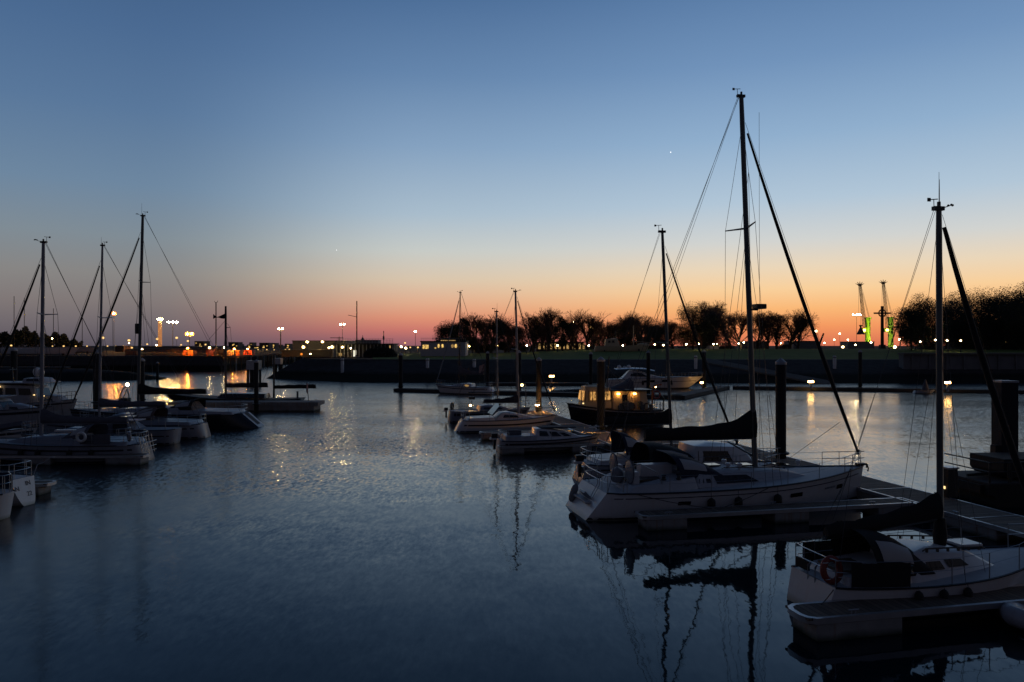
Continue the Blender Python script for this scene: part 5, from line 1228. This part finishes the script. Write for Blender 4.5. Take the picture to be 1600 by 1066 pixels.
# ---- MY sleek motor yacht
HM = Hull(14.0, 4.0, 1.35, 1.85, -.12, ws=.92, rb=2.2, rs=.1, pw=2.3, tm=.4, wl=.9)
rm, hm = boat_base('motor_yacht', 'long sleek pale motor yacht with swept roof and radar arch at the far pontoon', 'motor yacht', (14.0, 108.6), -2, HM, 'hull_white', sheer=(.62, .66), boot=(.03, .2))
for a, b in ((.18, .24), (.36, .47), (.55, .62)): HM.strip(.66, .82, -1, a, b, .015, 5, rel=True).build('hull_window', 'window', hm, 60)
sl = cabin(rm, 'saloon', 'hull_white', 1.8, 9.6, 1.65, .95, 1.3, 1.35, .9, s_in=.35, fs=3.6, rs=1.2, wins=[(.14, .62, .45, .9)], crown=.12, c=.4)
MB().loft([[Vector((x, -w_, z)), Vector((x, -w_ * .6, z + .14)), Vector((x, w_ * .6, z + .14)), Vector((x, w_, z))] for x, w_, z in ((1.0, 1.3, 2.78), (3.0, 1.4, 2.92), (5.4, 1.2, 2.86), (6.8, .9, 2.55))], False, False, False).build('hardtop', 'hull_white', sl, 60)
for x, s in ((1.7, .28), (3.1, .3), (2.5, .2)): MB().lathe([(s, 0), (s, s * .5), (s * .7, s * 1.3), (s * .2, s * 1.5)], 10, (x, 0, 3.0)).build('radar_dome', 'hull_white', sl, 60)
MB().tube([(2.2, 0, 3.0), (2.1, 0, 4.3)], .025, 5).build('aerial', 'wire', sl); rails(rm, HM, n=7, t0=.45, push=False, h=.55, r=.03, wire=.015)
for x in (.35, .65): hang_fenders(rm, HM, -2, (x,), -1, ['dark fender on the side of the sleek motor yacht, nearer its ' + ('stern' if x < .5 else 'bow')], r=.16, h=.7, dz=.2)
# ---- inflatable by the far pontoon
def dinghy(pos, hdg, label, L_=3.0, m='hull_grey', r=.2):
    t = thing('inflatable_dinghy', label, 'dinghy', (pos[0], pos[1], 0), R(hdg)); w_ = .62
    MB().tube([(0, -w_, .22), (L_ * .6, -w_, .24), (L_ * .85, -w_ * .6, .3), (L_, 0, .36), (L_ * .85, w_ * .6, .3), (L_ * .6, w_, .24), (0, w_, .22)], [r * .5] + [r] * 5 + [r * .5], 10).build('tube', m, t, 60)
    MB().box((L_ * .42, 0, .14), (L_ * .8, w_ * 1.7, .06)).build('floor_board', 'pont_dark', t); MB().box((L_ * .35, 0, .36), (.22, w_ * 1.8, .05)).build('thwart', 'teak', t); MB().box((.1, 0, .3), (.08, w_ * 1.6, .4)).build('transom', 'pont_dark', t)
    return t
p = at(862, 611, 100); t = dinghy((p.x, 97.5), 5, 'grey inflatable dinghy with outboard on the channel side of the long pontoon', 4.0, 'hull_dark', .26); outboard(t, -.2, 0, .55, 1.0)
p = at(1424, 611, 98); t = thing('sail_dinghy', 'small covered dinghy with a dark peaked cover by the long pontoon', 'dinghy', (p.x, 97, 0)); Hd = Hull(2.6, 1.2, .4, .5, ws=.8); Hd.mesh().build('hull', 'hull_dull', t, 50); MB().loft([[Vector((0, 0, .42)), Vector((0, 0, .42))], [Vector((1.2, -.5, .45)), Vector((1.2, .5, .45))]][::-1], False, False, False).build('deck', 'grey_canvas', t); MB().lathe([(.5, .4), (.3, 1.1), (.05, 1.9)], 8, (1.3, 0, 0)).build('sail_cover', 'grey_canvas', t, 60)

# ---- N near sloop, lower corner
HN = Hull(7.1, 2.4, .76, 1.12, .10, ws=.76, rb=1.0, rs=.22, rd=.06, tm=.45, pw=2.0, wl=.84, dk=.4)
NP = (7.2, 17.72)
rn, hn = boat_base('sailing_yacht', 'white sloop with black canvas dodgers, orange lifebuoy and swim ladder, nearest boat to the viewer', 'sailboat', NP, HD, HN, 'hull_white', 'deck', rimr=.028, boot=(.02, .07))
HN.strip(.60, .635, -1, .12, .42, .008, 10, rel=True).build('cove_line', 'stripe', hn, 60)
cab = cabin(rn, 'coachroof', 'hull_white', 1.98, 5.15, .86, .52, .70, .66, .52, s_in=.16, fs=.95, rs=.12, wins=[(.20, .40, .40, .72), (.46, .70, .46, .76)], crown=.08, c=.22)
MB().box((4.25, 0, 1.34), (.62, .58, .06)).build('hatch', 'hull_white', cab, bevel=.015)
for sd in (-1, 1):
    MB().tube([(2.5, sd * .64, 1.40), (2.6, sd * .64, 1.45), (4.3, sd * .5, 1.37), (4.4, sd * .5, 1.32)], .02, 6).build('grab_rail', 'teak', cab)
    for k in range(6): MB().box((2.62 + k * .32, sd * (.64 - k * .026), 1.40 - k * .012), (.05, .04, .08)).build('rail_foot', 'teak', cab)
cabin(rn, 'cockpit_coaming', 'hull_white', .35, 2.1, .80, .86, .70, .22, .36, s_in=.08, fs=.04, rs=.1, crown=0, c=.1); MB().box((1.4, 0, .98), (1.9, .9, .05)).build('cockpit_sole', 'teak', rn)
MB().box((2.08, 0, 1.15), (.05, .6, .55)).build('companionway', 'teak', rn)
hood(rn, 'sprayhood', 'black_canvas', 1.2, 2.75, .84, .88, .95, True, pw=2.4, wf=.92, back=.25)
for sd in (-1, 1):
    a = [HN.p(t, HN.zs(t), sd, -.03) for t in (.05, .12, .19, .25)]
    MB().loft([[p + Vector((0, 0, .03)) for p in a], [p + Vector((0, sd * .01, .3)) for p in a], [p + Vector((0, 0, .58)) for p in a]], False, False, False).build('weather_cloth', 'black_canvas', rn, 60)
rails(rn, HN, n=6, t0=.10, t1=.86, h=.6, r=.013)
# folding swim ladder on the transom
mb = MB()
for y in (-.12, .16): mb.tube([(-.02, y, .95), (.06, y, 1.12), (-.02, y, 1.02), (-.02, y, .62), (.02, y, .34)], .013, 6)
for z in (.42, .6, .78): mb.tube([(-.02 + (.62 - z) * .1, -.12, z), (-.02 + (.62 - z) * .1, .16, z)], .012, 5)
mb.build('swim_ladder', 'steel', rn)
MB().box((.03, .45, .95), (.06, .5, .22)).build('stern_locker', 'black_canvas', rn)
lifebuoy(wpt(rn, HD, (.12, -.55, 1.08)), R(HD + 12), 'orange-red lifebuoy on the stern rail of the near sloop', .26, tilt=R(-10))
mast = rig(rn, HN, 3.58, 1.30, 9.68, .04, .088, 'alu', stay=9.42, furl=.08, furl_m='black_canvas', spr=(), wire=.007, split=True, drop=-.36, bow_x=6.75, boom=(3.46, .3, 1.98, 'alu'), cover=('black_canvas', .62, .30, .17, .22), inner=False)
for sd in (-1, 1): MB().tube([(3.56, 0, 6.5), (3.3, sd * 1.05, .9)], .006, 4).build('shroud', 'wire', rn); MB().tube([(3.56, 0, 6.5), (3.9, sd * 1.02, .92)], .006, 4).build('shroud', 'wire', rn)
MB().tube([(3.56, 0, 9.6), (3.56, 0, 10.45)], [.012, .005], 4).build('aerial', 'wire', mast); MB().lathe([(.14, 1.3), (.17, 1.6), (.12, 2.0)], 10, (3.57, 0, 0)).build('mast_coat', 'black_canvas', rn, 60)
for x, y in ((1.9, -.9), (1.9, .9)): winch(rn, x, y, .98)
hang_fenders(rn, HN, HD, (.27, .36, .45), -1, ['dark fender at the end of the black dodger on the near sloop', 'small dark fender under the first cabin window of the near sloop', 'dark fender under the second cabin window of the near sloop'], r=.10, h=.36, dz=.14)
rope_line([wpt(rn, HD, (.15, -.7, .78)), Vector((6.9, 16.5, .52))], 'stern line of the near sloop dropping to its finger pontoon', .012, .02)
rope_line([wpt(rn, HD, (5.6, -.75, .95)), Vector((10.6, 17.4, .55))], 'spring line of the near sloop along its bow', .012, .05)
# white dinghy at the frame's edge
t = dinghy((12.55, 16.4), 185, 'white inflatable tender by the finger pontoon of the near sloop', 1.55, 'hull_dull', .22)
# ---- W work barge at the square dolphin
wb = thing('work_barge', 'black work barge with raised deck box and railing below the square dolphin pile', 'barge', (18.35, 30.2, 0), R(HD - 6))
MB().loft([[Vector((x, y, z)) for x, y in ((x0_, -1.5), (7, -1.5), (7, 1.5), (x0_, 1.5))] for x0_, z in ((.5, -.4), (.28, .1), (.28, .42), (.0, .48), (.0, .88))]).build('hull', 'rubber', wb, 20)
MB().box((3.5, 0, .9), (6.9, 2.9, .06)).build('deck', 'pont_dark', wb)
o = MB().loft([[Vector((x, y, z)) for x, y in ((1.05 + k, -1.0), (4.2, -1.0), (4.2, .9), (1.05 + k, .9))] for k, z in ((.22, 1.02), (.0, 1.25), (.0, 1.78))]).build('deck_box', 'rubber', wb, 20, bevel=.03)
for x in (1.4, 1.9, 2.6): MB().box((x, -.9, .97), (.14, .14, .24)).build('box_foot', 'hull_dark', o)
mb = MB()
for x in (.15, .95, 1.05): mb.tube([(x, -1.35, .9), (x, -1.35, 1.72)], .035, 6)
for z in (1.35, 1.72): mb.tube([(.15, 1.2, z), (.15, -1.35, z), (3.2, -1.35, z)], .028, 6)
mb.build('railing', 'alu_black', wb)
MB().tube([(.25, 0, 1.0), (.9, -.3, 1.12), (1.6, -.6, 1.0)], .06, 6).build('hose', 'rubber', wb, 60); MB().box((-.06, 0, .66), (.14, 2.4, .34)).build('fender_strip', 'rubber', wb)
wl = Vector((13.9, 37.2, .6))
rope_line([wl, at(1312, 660, 31) ], 'mooring line rising from the pile foot to the bow of the large yacht', .010, .0)

# ================================================================== boats on the far side berths
def simple_yacht(label, pos, hdg, L_, B, mast_s, top, hm='hull_grey', rake=.3, rm_=.08, mm='alu', spr=(), furl=.06, boom=None, cover=None, hoodm=None, fs=.95, fb=1.2, rs=.3, stay=None, wire=.012, wins=((.08, .2, .35, .7), (.3, .42, .35, .7), (.52, .64, .35, .7)), cabm='hull_grey', sheer=(.68, .78), name='sailing_yacht', dm='deck_grey'):
    H_ = Hull(L_, B, fs, fb, .05, ws=.66, rb=.5, rs=rs, rd=.42)
    r_, h_ = boat_base(name, label, 'sailboat', pos, hdg, H_, hm, dm, sheer=sheer)
    cabin(r_, 'coachroof', cabm, L_ * .33, L_ * .8, B * .36, B * .18, fs, .46, .32, s_in=.16, fs=1.1, wins=list(wins))
    cabin(r_, 'cockpit_coaming', cabm, .4, L_ * .34, B * .4, B * .38, fs - .02, .2, .3, s_in=.1, rs=.15, fs=.05, crown=0)
    if mast_s: rig(r_, H_, mast_s, fs + .3, top, rake, rm_, mm, stay=stay, furl=furl, spr=spr, wire=wire, boom=boom, cover=cover)
    if hoodm: hood(r_, 'sprayhood', hoodm, L_ * .27, L_ * .42, B * .34, fs + .3, .72, True, back=.15)
    rails(r_, H_, n=6, wire=.009)
    return r_, H_
# A pale sloop, nearest of the far-side row
ra, HA = simple_yacht('pale sloop with grey boom cover and cluttered stern rail, its finger pontoon in front', (-20.2, 40.7), 180, 9.8, 3.1, 5.7, 11.95, 'hull_grey', .12, .105, 'alu_pale', spr=(8.0,), furl=.065, boom=(5.6, .9, 2.0, 'alu_pale'), cover=('grey_canvas', .85, .32, .16, .14), hoodm='grey_canvas')
lifebuoy(wpt(ra, 180, (2.6, 1.55, 1.45)), R(180), 'pale ring buoy on the rail of the pale sloop with grey boom cover', .22, 'white_paint')
lifebuoy(wpt(ra, 180, (.4, .9, 1.4)), R(130), 'pale horseshoe buoy at the stern of the pale sloop with grey boom cover', .2, 'fender_pale')
mb = MB()
for i in range(5): mb.tube([(-.1 - .06 * i, -.9 + .45 * i, .35), (.1 - .06 * i, -.9 + .45 * i, 1.35)], .02, 5)
for z in (.5, .75, 1.0): mb.tube([(-.2, -.9, z), (-.3, .9, z)], .018, 5)
mb.build('stern_gantry', 'steel', ra)
MB().box((4.6, -.5, 1.55), (1.2, .35, .12)).build('liferaft', 'hull_white', ra, bevel=.03); MB().box((2.0, 1.3, 1.3), (1.6, .06, .5)).build('weather_cloth', 'grey_canvas', ra)
hang_fenders(ra, HA, 180, (.22, .33, .5, .6), 1, ['dark fender of the pale sloop with grey boom cover, %s from its stern' % ORD[i] for i in range(4)], r=.13, h=.45, dz=.1)
# furled spare sail on poles beside its mast
MB().loft([[Vector((x, y, z)) for y, z in ((1.1, 1.5 + k), (1.25, 1.62 + k), (1.1, 1.85 + k), (.95, 1.62 + k))] for x, k in ((6.0, .42), (8.0, .1), (9.6, -.25))]).build('stowed_genoa', 'grey_canvas', ra, 60)
# A2 motorboat
HA2 = Hull(7.0, 2.3, .95, 1.1, .02, ws=.8, rb=.7, rs=-.1, rd=.45)
r, h = boat_base('motor_cruiser', 'low grey motorboat with rounded stern between the pale sloop and the taller sloop', 'motorboat', (-21.5, 47.7), 180, HA2, 'hull_grey', 'deck_grey', sheer=(.55, .62))
cabin(r, 'cabin', 'hull_grey', 2.4, 5.8, .85, .55, .95, .5, .35, s_in=.2, fs=1.4, rs=.6, wins=[(.15, .7, .35, .8)]); MB().box((3.6, .0, 1.5), (2.4, 1.2, .05)).build('cabin_top', 'deck', r); rails(r, HA2, n=4, push=False)
hang_fenders(r, HA2, 180, (.25,), 1, ['dark fender on the low grey motorboat'], r=.12, h=.4, dz=.15)
# low launches packed between the sloops
HL = Hull(6.6, 2.1, .85, 1.0, .02, ws=.7, rb=.7, rs=.1, rd=.4)
for pos, cov, lab in (((-24.9, 53.8), 'tan_canvas', 'low launch with tan cockpit tent squeezed between the grey sloop and the black-hulled yacht'), ((-23.0, 44.5), 'grey_canvas', 'low launch with grey cockpit tent hidden partly behind the pale sloop')):
    r, h = boat_base('launch', lab, 'motorboat', (pos[0], pos[1]), 180, HL, 'hull_grey', 'deck_grey', sheer=(.6, .72))
    hood(r, 'cockpit_tent', cov, .5, 2.9, .85, .9, 1.0, True, pw=2.4, wf=.95, back=-.15)
    cabin(r, 'cabin', 'hull_grey', 2.7, 5.2, .8, .5, .86, .5, .35, s_in=.18, fs=1.0, wins=[(.1, .4, .35, .8), (.5, .75, .35, .8)]); rails(r, HL, n=5, h=.5); outboard(r, -.25, 0, .6, .85)
# B sloop with the mast at 150
rb_, HB = simple_yacht('grey sloop with mast between the two other tall berthed masts and slanting boom cover', (-21.2, 50.9), 180, 11.2, 3.1, 7.2, 13.15, 'hull_grey', .22, .085, 'alu_pale', spr=(8.2,), furl=.06, boom=(7.1, 2.6, 2.1, 'alu'), cover=('grey_canvas', .55, .3, .16, .2), hoodm='tan_canvas', stay=12.0)
# K dark yacht
rk, HK = simple_yacht('black-hulled yacht with pale scooped transom and tallest mast of the far berths', (-20.6, 57.2), 180, 13.6, 3.9, 8.3, 16.3, 'hull_dark', .35, .125, 'alu', spr=(11.2,), furl=.075, boom=(8.2, 3.0, 2.55, 'alu'), cover=('black_canvas', .8, .34, .2, .2), hoodm='black_canvas', fs=1.12, fb=1.4, rs=1.3, stay=14.9, wire=.012, sheer=(.93, .985), cabm='hull_dull')
MB().box((8.36, 0, 7.6), (.28, .34, .8)).build('radar_scanner', 'alu_black', rk, bevel=.06)
H_ = HK; MB().loft([[H_.p(0, z, -1, .01) + Vector((-.015, 0, 0)), H_.p(0, z, 1, .01) + Vector((-.015, 0, 0))] for z in (.04, .4, .8, 1.1)], False, False, False).build('transom_face', 'hull_dull', rk)
MB().loft([[H_.p(0, z, -1, -.35) + Vector((-.04, 0, 0)), H_.p(0, z, 1, -.35) + Vector((-.04, 0, 0))] for z in (.25, .5, .8, 1.12)], False, False, False).build('stern_well', 'pont_dark', rk)
o = cabin(rk, 'side_panel', 'tan_canvas', 3.6, 5.4, 1.25, 1.15, 1.35, .6, .5, s_in=.3, fs=.3, rs=.3, wins=[(.2, .45, .2, .8), (.55, .8, .2, .8)], winm='vinyl')
# Q two-masted boat
HQ = Hull(14.2, 3.6, .95, 1.5, .18, ws=.55, rb=1.6, rs=-.6, tm=.45)
rq, hq = boat_base('ketch', 'long dark two-masted boat with furled sails along both booms behind the breakwater pontoon', 'sailboat', (-21.2, 75.2), 180, HQ, 'hull_dark', 'teak')
cabin(rq, 'coachroof', 'hull_dark', 3.6, 8.6, 1.0, .7, 1.0, .45, .45, s_in=.12, wins=[(.1, .25, .3, .7), (.4, .55, .3, .7), (.7, .85, .3, .7)])
rig(rq, HQ, 7.9, 1.1, 10.3, .0, .12, 'alu_black', stay=8.6, furl=0, back=False, spr=(8.1,), spr_w=.5, wire=.016, boom=(7.7, 3.6, 2.05, 'alu_black'), cover=('black_canvas', .35, .42, .2, .4), vane=False)
rig(rq, HQ, 3.0, 1.0, 5.4, .0, .10, 'alu_black', stay=4.9, furl=0, back=False, bow_x=4.6, wire=.014, boom=(2.9, -1.3, 1.95, 'alu_black'), cover=('black_canvas', .22, .34, .16, .4), vane=False)
MB().tube([(7.9, .2, 2.2), (7.0, .2, 2.25)], .05, 5).build('gaff_jaw', 'alu_black', rq); MB().box((.6, 0, 1.2), (.12, .3, .9)).build('rudder_head', 'hull_dark', rq)
t = thing('pennant', 'dark swallow-tailed pennant flying from the main mast of the two-masted boat', 'flag', (-29.1, 75.2, 9.6)); MB().loft([[Vector((-.25 * i, .08 * math.sin(i), -.12 * i)), Vector((-.25 * i, .08 * math.sin(i + .5), -.55 - .06 * i + .03 * i * i))] for i in range(6)], False, False, False).build('cloth', 'rubber', t, 60)
p = at(480, 600, 73); t = thing('ensign', 'furled pale ensign on a staff at the end of the breakwater pontoon', 'flag', (p.x, 73, .86)); MB().tube([(.15, 0, 0), (-.05, 0, 1.75)], .03, 5).build('flagstaff', 'alu_black', t); MB().lathe([(.03, .7), (.10, .9), (.08, 1.4), (.11, 1.6), (.03, 1.72)], 6).build('cloth', 'flag', t, 60)
# M motor trawler
HMt = Hull(9.6, 3.2, 1.15, 1.6, .05, ws=.85, rb=.5, rs=.05)
rm2, h = boat_base('motor_trawler', 'pale motor trawler with tall wheelhouse, dark windows and railed upper deck', 'motor yacht', (-47.8, 65), 0, HMt, 'hull_dull', 'deck_grey', sheer=(.78, .86))
w1 = cabin(rm2, 'wheelhouse', 'hull_dull', 2.6, 7.0, 1.3, 1.15, 1.2, 1.75, 1.6, s_in=.12, fs=.5, wins=[(.06, .3, .5, .85), (.36, .58, .5, .85), (.64, .9, .5, .85)], front=(-.85, .85, .45, .85), c=.15)
cabin(rm2, 'fore_cabin', 'hull_dull', 6.9, 8.7, 1.05, .7, 1.35, .6, .5, s_in=.15, fs=.4, wins=[(.2, .6, .3, .7)])
MB().box((4.7, 0, 3.06), (5.2, 2.9, .1)).build('upper_deck', 'hull_dull', rm2, bevel=.03)
cabin(w1, 'upper_helm', 'hull_dull', 5.4, 7.3, 1.1, .9, 3.1, .35, .35, s_in=.1, fs=.3, wins=[(.2, .8, .3, .9)])
for x, y, s in ((5.9, .3, .34), (6.6, -.3, .28)): MB().ball((x, y, 3.95), s, 10, 6, (1, 1, 1.25)).build('radar_dome', 'hull_white', rm2, 60)
MB().tube([(6.6, 0, 3.4), (6.6, 0, 5.6)], .03, 5).build('aerial', 'wire', rm2); MB().tube([(4.0, 0, 3.1), (3.9, 0, 4.4)], .06, 6).tube([(3.95, -.5, 4.2), (3.95, .5, 4.2)], .03, 5).build('mast', 'alu', rm2); rails(rm2, HMt, n=5, h=.7, r=.02)
MB().box((6.7, -1.4, 2.05), (.12, .1, .09)).box((7.4, -1.2, 1.95), (.12, .1, .09)).build('deck_lamp', 'lamp_small', rm2)
MB().box((3.6, -1.32, 2.75), (.3, .1, .1)).build('cabin_lamp', 'lamp_small', w1)
# M2 cabin cruiser in front of it
HM2 = Hull(8.0, 2.8, 1.2, 1.5, .03, ws=.88, rb=.7, rs=.05)
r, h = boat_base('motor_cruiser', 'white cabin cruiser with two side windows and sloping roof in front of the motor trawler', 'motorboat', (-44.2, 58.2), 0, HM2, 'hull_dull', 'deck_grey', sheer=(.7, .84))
cabin(r, 'cabin', 'hull_dull', 1.2, 4.9, 1.15, 1.0, 1.15, 1.15, .9, s_in=.14, fs=.6, wins=[(.1, .28, .35, .8), (.36, .54, .35, .8), (.64, .86, .35, .8)], front=(-.8, .8, .3, .85)); cabin(r, 'fore_cabin', 'hull_dull', 4.7, 7.0, .85, .5, 1.25, .45, .3, s_in=.14, fs=.6, wins=[(.2, .5, .3, .7)])
MB().box((2.9, 0, 2.3), (3.3, 2.2, .07)).build('cabin_top', 'deck_grey', r, bevel=.02); rails(r, HM2, n=5, push=False)
# small white open boat
HW2 = Hull(4.6, 1.8, .9, 1.15, .03, ws=.85, rb=.5, rs=.05)
r, h = boat_base('open_boat', 'small bright white open boat with dark cover, beside the stowed sail of the pale sloop', 'motorboat', (-34.6, 46.5), 4, HW2, 'hull_white', 'hull_white', sheer=(.7, .85))
MB().loft([[Vector((x, y * w_, z)) for y, z in ((-.8, .92), (-.5, zt), (0, zt + .12), (.5, zt), (.8, .92))] for x, w_, zt in ((.2, 1, 1.15), (1.4, 1, 1.5), (2.4, .9, 1.2), (2.8, .8, 1.0))], False, False, False).build('cover', 'grey_canvas', r, 60); rails(r, HW2, n=3, push=False, h=.4)
# tan-hooded stern seen between B and K with bright work lamp
p = at(200, 601, 66); t = thing('work_float', 'small work float with bent pipes and a bright white work lamp behind the grey sloop', 'float', (p.x - .4, 66, 0))
MB().box((0, 0, .3), (2.4, 1.6, .9)).build('hull', 'hull_dark', t, bevel=.05); MB().tube([(-.6, 0, .7), (-.3, 0, 1.9), (0, 0, 2.5), (.3, 0, 2.6)], .06, 6).tube([(-.3, .2, .7), (-.05, .2, 1.8), (.2, .2, 2.4), (.6, .2, 1.0)], .05, 6).build('pipe_frame', 'alu_black', t, 60)
MB().box((.1, 0, 1.2), (.8, .7, .9)).build('engine_box', 'hull_dark', t, bevel=.04); MB().ball((.4, -.1, EYE - (601 - HY) / F * 66), .12, 8, 5).build('work_lamp', 'lamp_white', t, 60)
# Z boats at the frame's edge
HZ1 = Hull(8.5, 2.3, 1.05, 1.2, .04, ws=.60, rb=.5, rs=.34, dk=.3, wl=.42, rd=.08)
rz1, hz1 = boat_base('sailing_yacht', 'white boat stern with dark letters on its egg-shaped transom, half out of frame', 'sailboat', (-19.42, 29.3), 172, HZ1, 'hull_white', 'deck', boot=None)
cabin(rz1, 'coachroof', 'hull_dull', 2.8, 6.8, .85, .5, 1.0, .45, .3, s_in=.15, wins=[(.1, .4, .35, .7)]); rails(rz1, HZ1, n=6)
MB().tube([(.1, -.7, 1.0), (.0, -.8, 1.45), (-.3, -.8, 1.55), (-.6, -.8, 1.75), (-.75, -.8, 1.78)], .02, 6).build('stern_arm', 'alu_pale', rz1)
def letters(txt, parent, H_, z, y, size):
    cu = bpy.data.curves.new('lettering', 'FONT'); cu.body = txt; cu.size = size; cu.align_x = 'CENTER'; cu.extrude = .004
    me = bpy.data.meshes.new_from_object(bpy.data.objects.new('tmp', cu)); me.materials.clear(); me.materials.append(M['stripe'])
    o = bpy.data.objects.new('lettering', me); COL.objects.link(o); o.parent = parent
    up = (Vector((H_.x(0, z + .1), 0, z + .1)) - Vector((H_.x(0, z), 0, z))).normalized(); ri = Vector((0, -1, 0)); nn = ri.cross(up)
    o.matrix_local = Matrix((ri, up, nn)).transposed().to_4x4(); o.location = Vector((H_.x(0, z), y, z)) + nn * .012
for tx, y, z in (('N', .36, .60), ('IN', -.22, .74), ('22', -.16, .34)): letters(tx, hz1, HZ1, z, y, .26)
HZ2 = Hull(9, 2.4, .95, 1.2, .04, ws=.6, rb=.5, rs=-.15, rd=.55)
rz2, hz2 = boat_base('sailing_yacht', 'rounded white boat stern with dark rail cloths at the very edge of view', 'sailboat', (-18.3, 26.9), 180, HZ2, 'hull_white', 'deck', boot=None)
cabin(rz2, 'coachroof', 'hull_dull', 3, 7, .9, .5, .92, .45, .3, s_in=.15, wins=[(.1, .4, .35, .7)]); rails(rz2, HZ2, n=6, h=.65)
for sd in (-1, 1):
    a = [HZ2.p(t, HZ2.zs(t), sd, -.05) for t in (.03, .12, .22, .32)]
    MB().loft([[p + Vector((0, 0, .05)) for p in a], [p + Vector((0, 0, .6)) for p in a]], False, False, False).build('weather_cloth', 'navy_canvas', rz2, 60)
b_ = MB().ball((0, 0, .05), .16, 10, 6).build('mooring_buoy', 'fender_pale', None, 60, loc=(-19.2, 28.05, .05)); tag(b_, 'small pale buoy floating under the lettered transom', 'buoy')
# boats laid up ashore
for i, (px, pt, D, hull_px, Lx, lab) in enumerate(((22, 463, 205, (-40, 36), 0, 'laid-up yacht ashore with the tallest thin mast in the boatyard'), (38, 466, 215, (10, 60), 0, 'laid-up yacht ashore behind the slanting forestay'), (83.5, 482, 220, (60, 110), 0, 'laid-up yacht ashore with a short thin mast in front of the dark wood'), (128.5, 492, 210, (112, 150), 0, 'laid-up yacht ashore with dark mast at the end of the wood'))):
    a, b = at(hull_px[0], 555, D).x, at(hull_px[1], 555, D).x; t = thing('laid_up_yacht', lab, 'sailboat', (a, D, LZ), 0, 'yachts laid up in the boatyard')
    Hq = Hull(b - a, 2.8, 1.0, 1.3, .05, ws=.8, rb=.5, rs=.3, dk=.5); h = Hq.mesh().build('hull', 'hull_dull', t, 50); h.location.z = 1.0; dk = Hq.deck().build('deck', 'deck_grey', t); dk.location.z = 1.0
    p = at(px, pt, D); MB().tube([(p.x - a, 0, 1.8), (p.x - a, 0, p.z - LZ)], .09, 6).build('mast', 'alu_black', t)
    for x in (.25, .7): MB().box(((b - a) * x, 0, .45), (.3, 1.6, 1.1)).build('cradle', 'alu_black', t)
a, b = at(6, 553, 190).x, at(125, 553, 190).x
t = thing('laid_up_hull', 'long white hull lying ashore in the boatyard, bow towards the channel', 'boat', (a, 190, LZ), 0); Hq = Hull(b - a, 3.4, 1.3, 1.6, .1, ws=.7, rb=1.4, rs=.2, dk=.4); h = Hq.mesh().build('hull', 'hull_white', t, 50); h.location.z = .55
dk = Hq.deck().build('deck', 'deck', t); dk.location.z = .55
for x in (.2, .5, .8): MB().box(((b - a) * x, 0, .2), (.4, 2.0, .8)).build('cradle', 'alu_black', t)
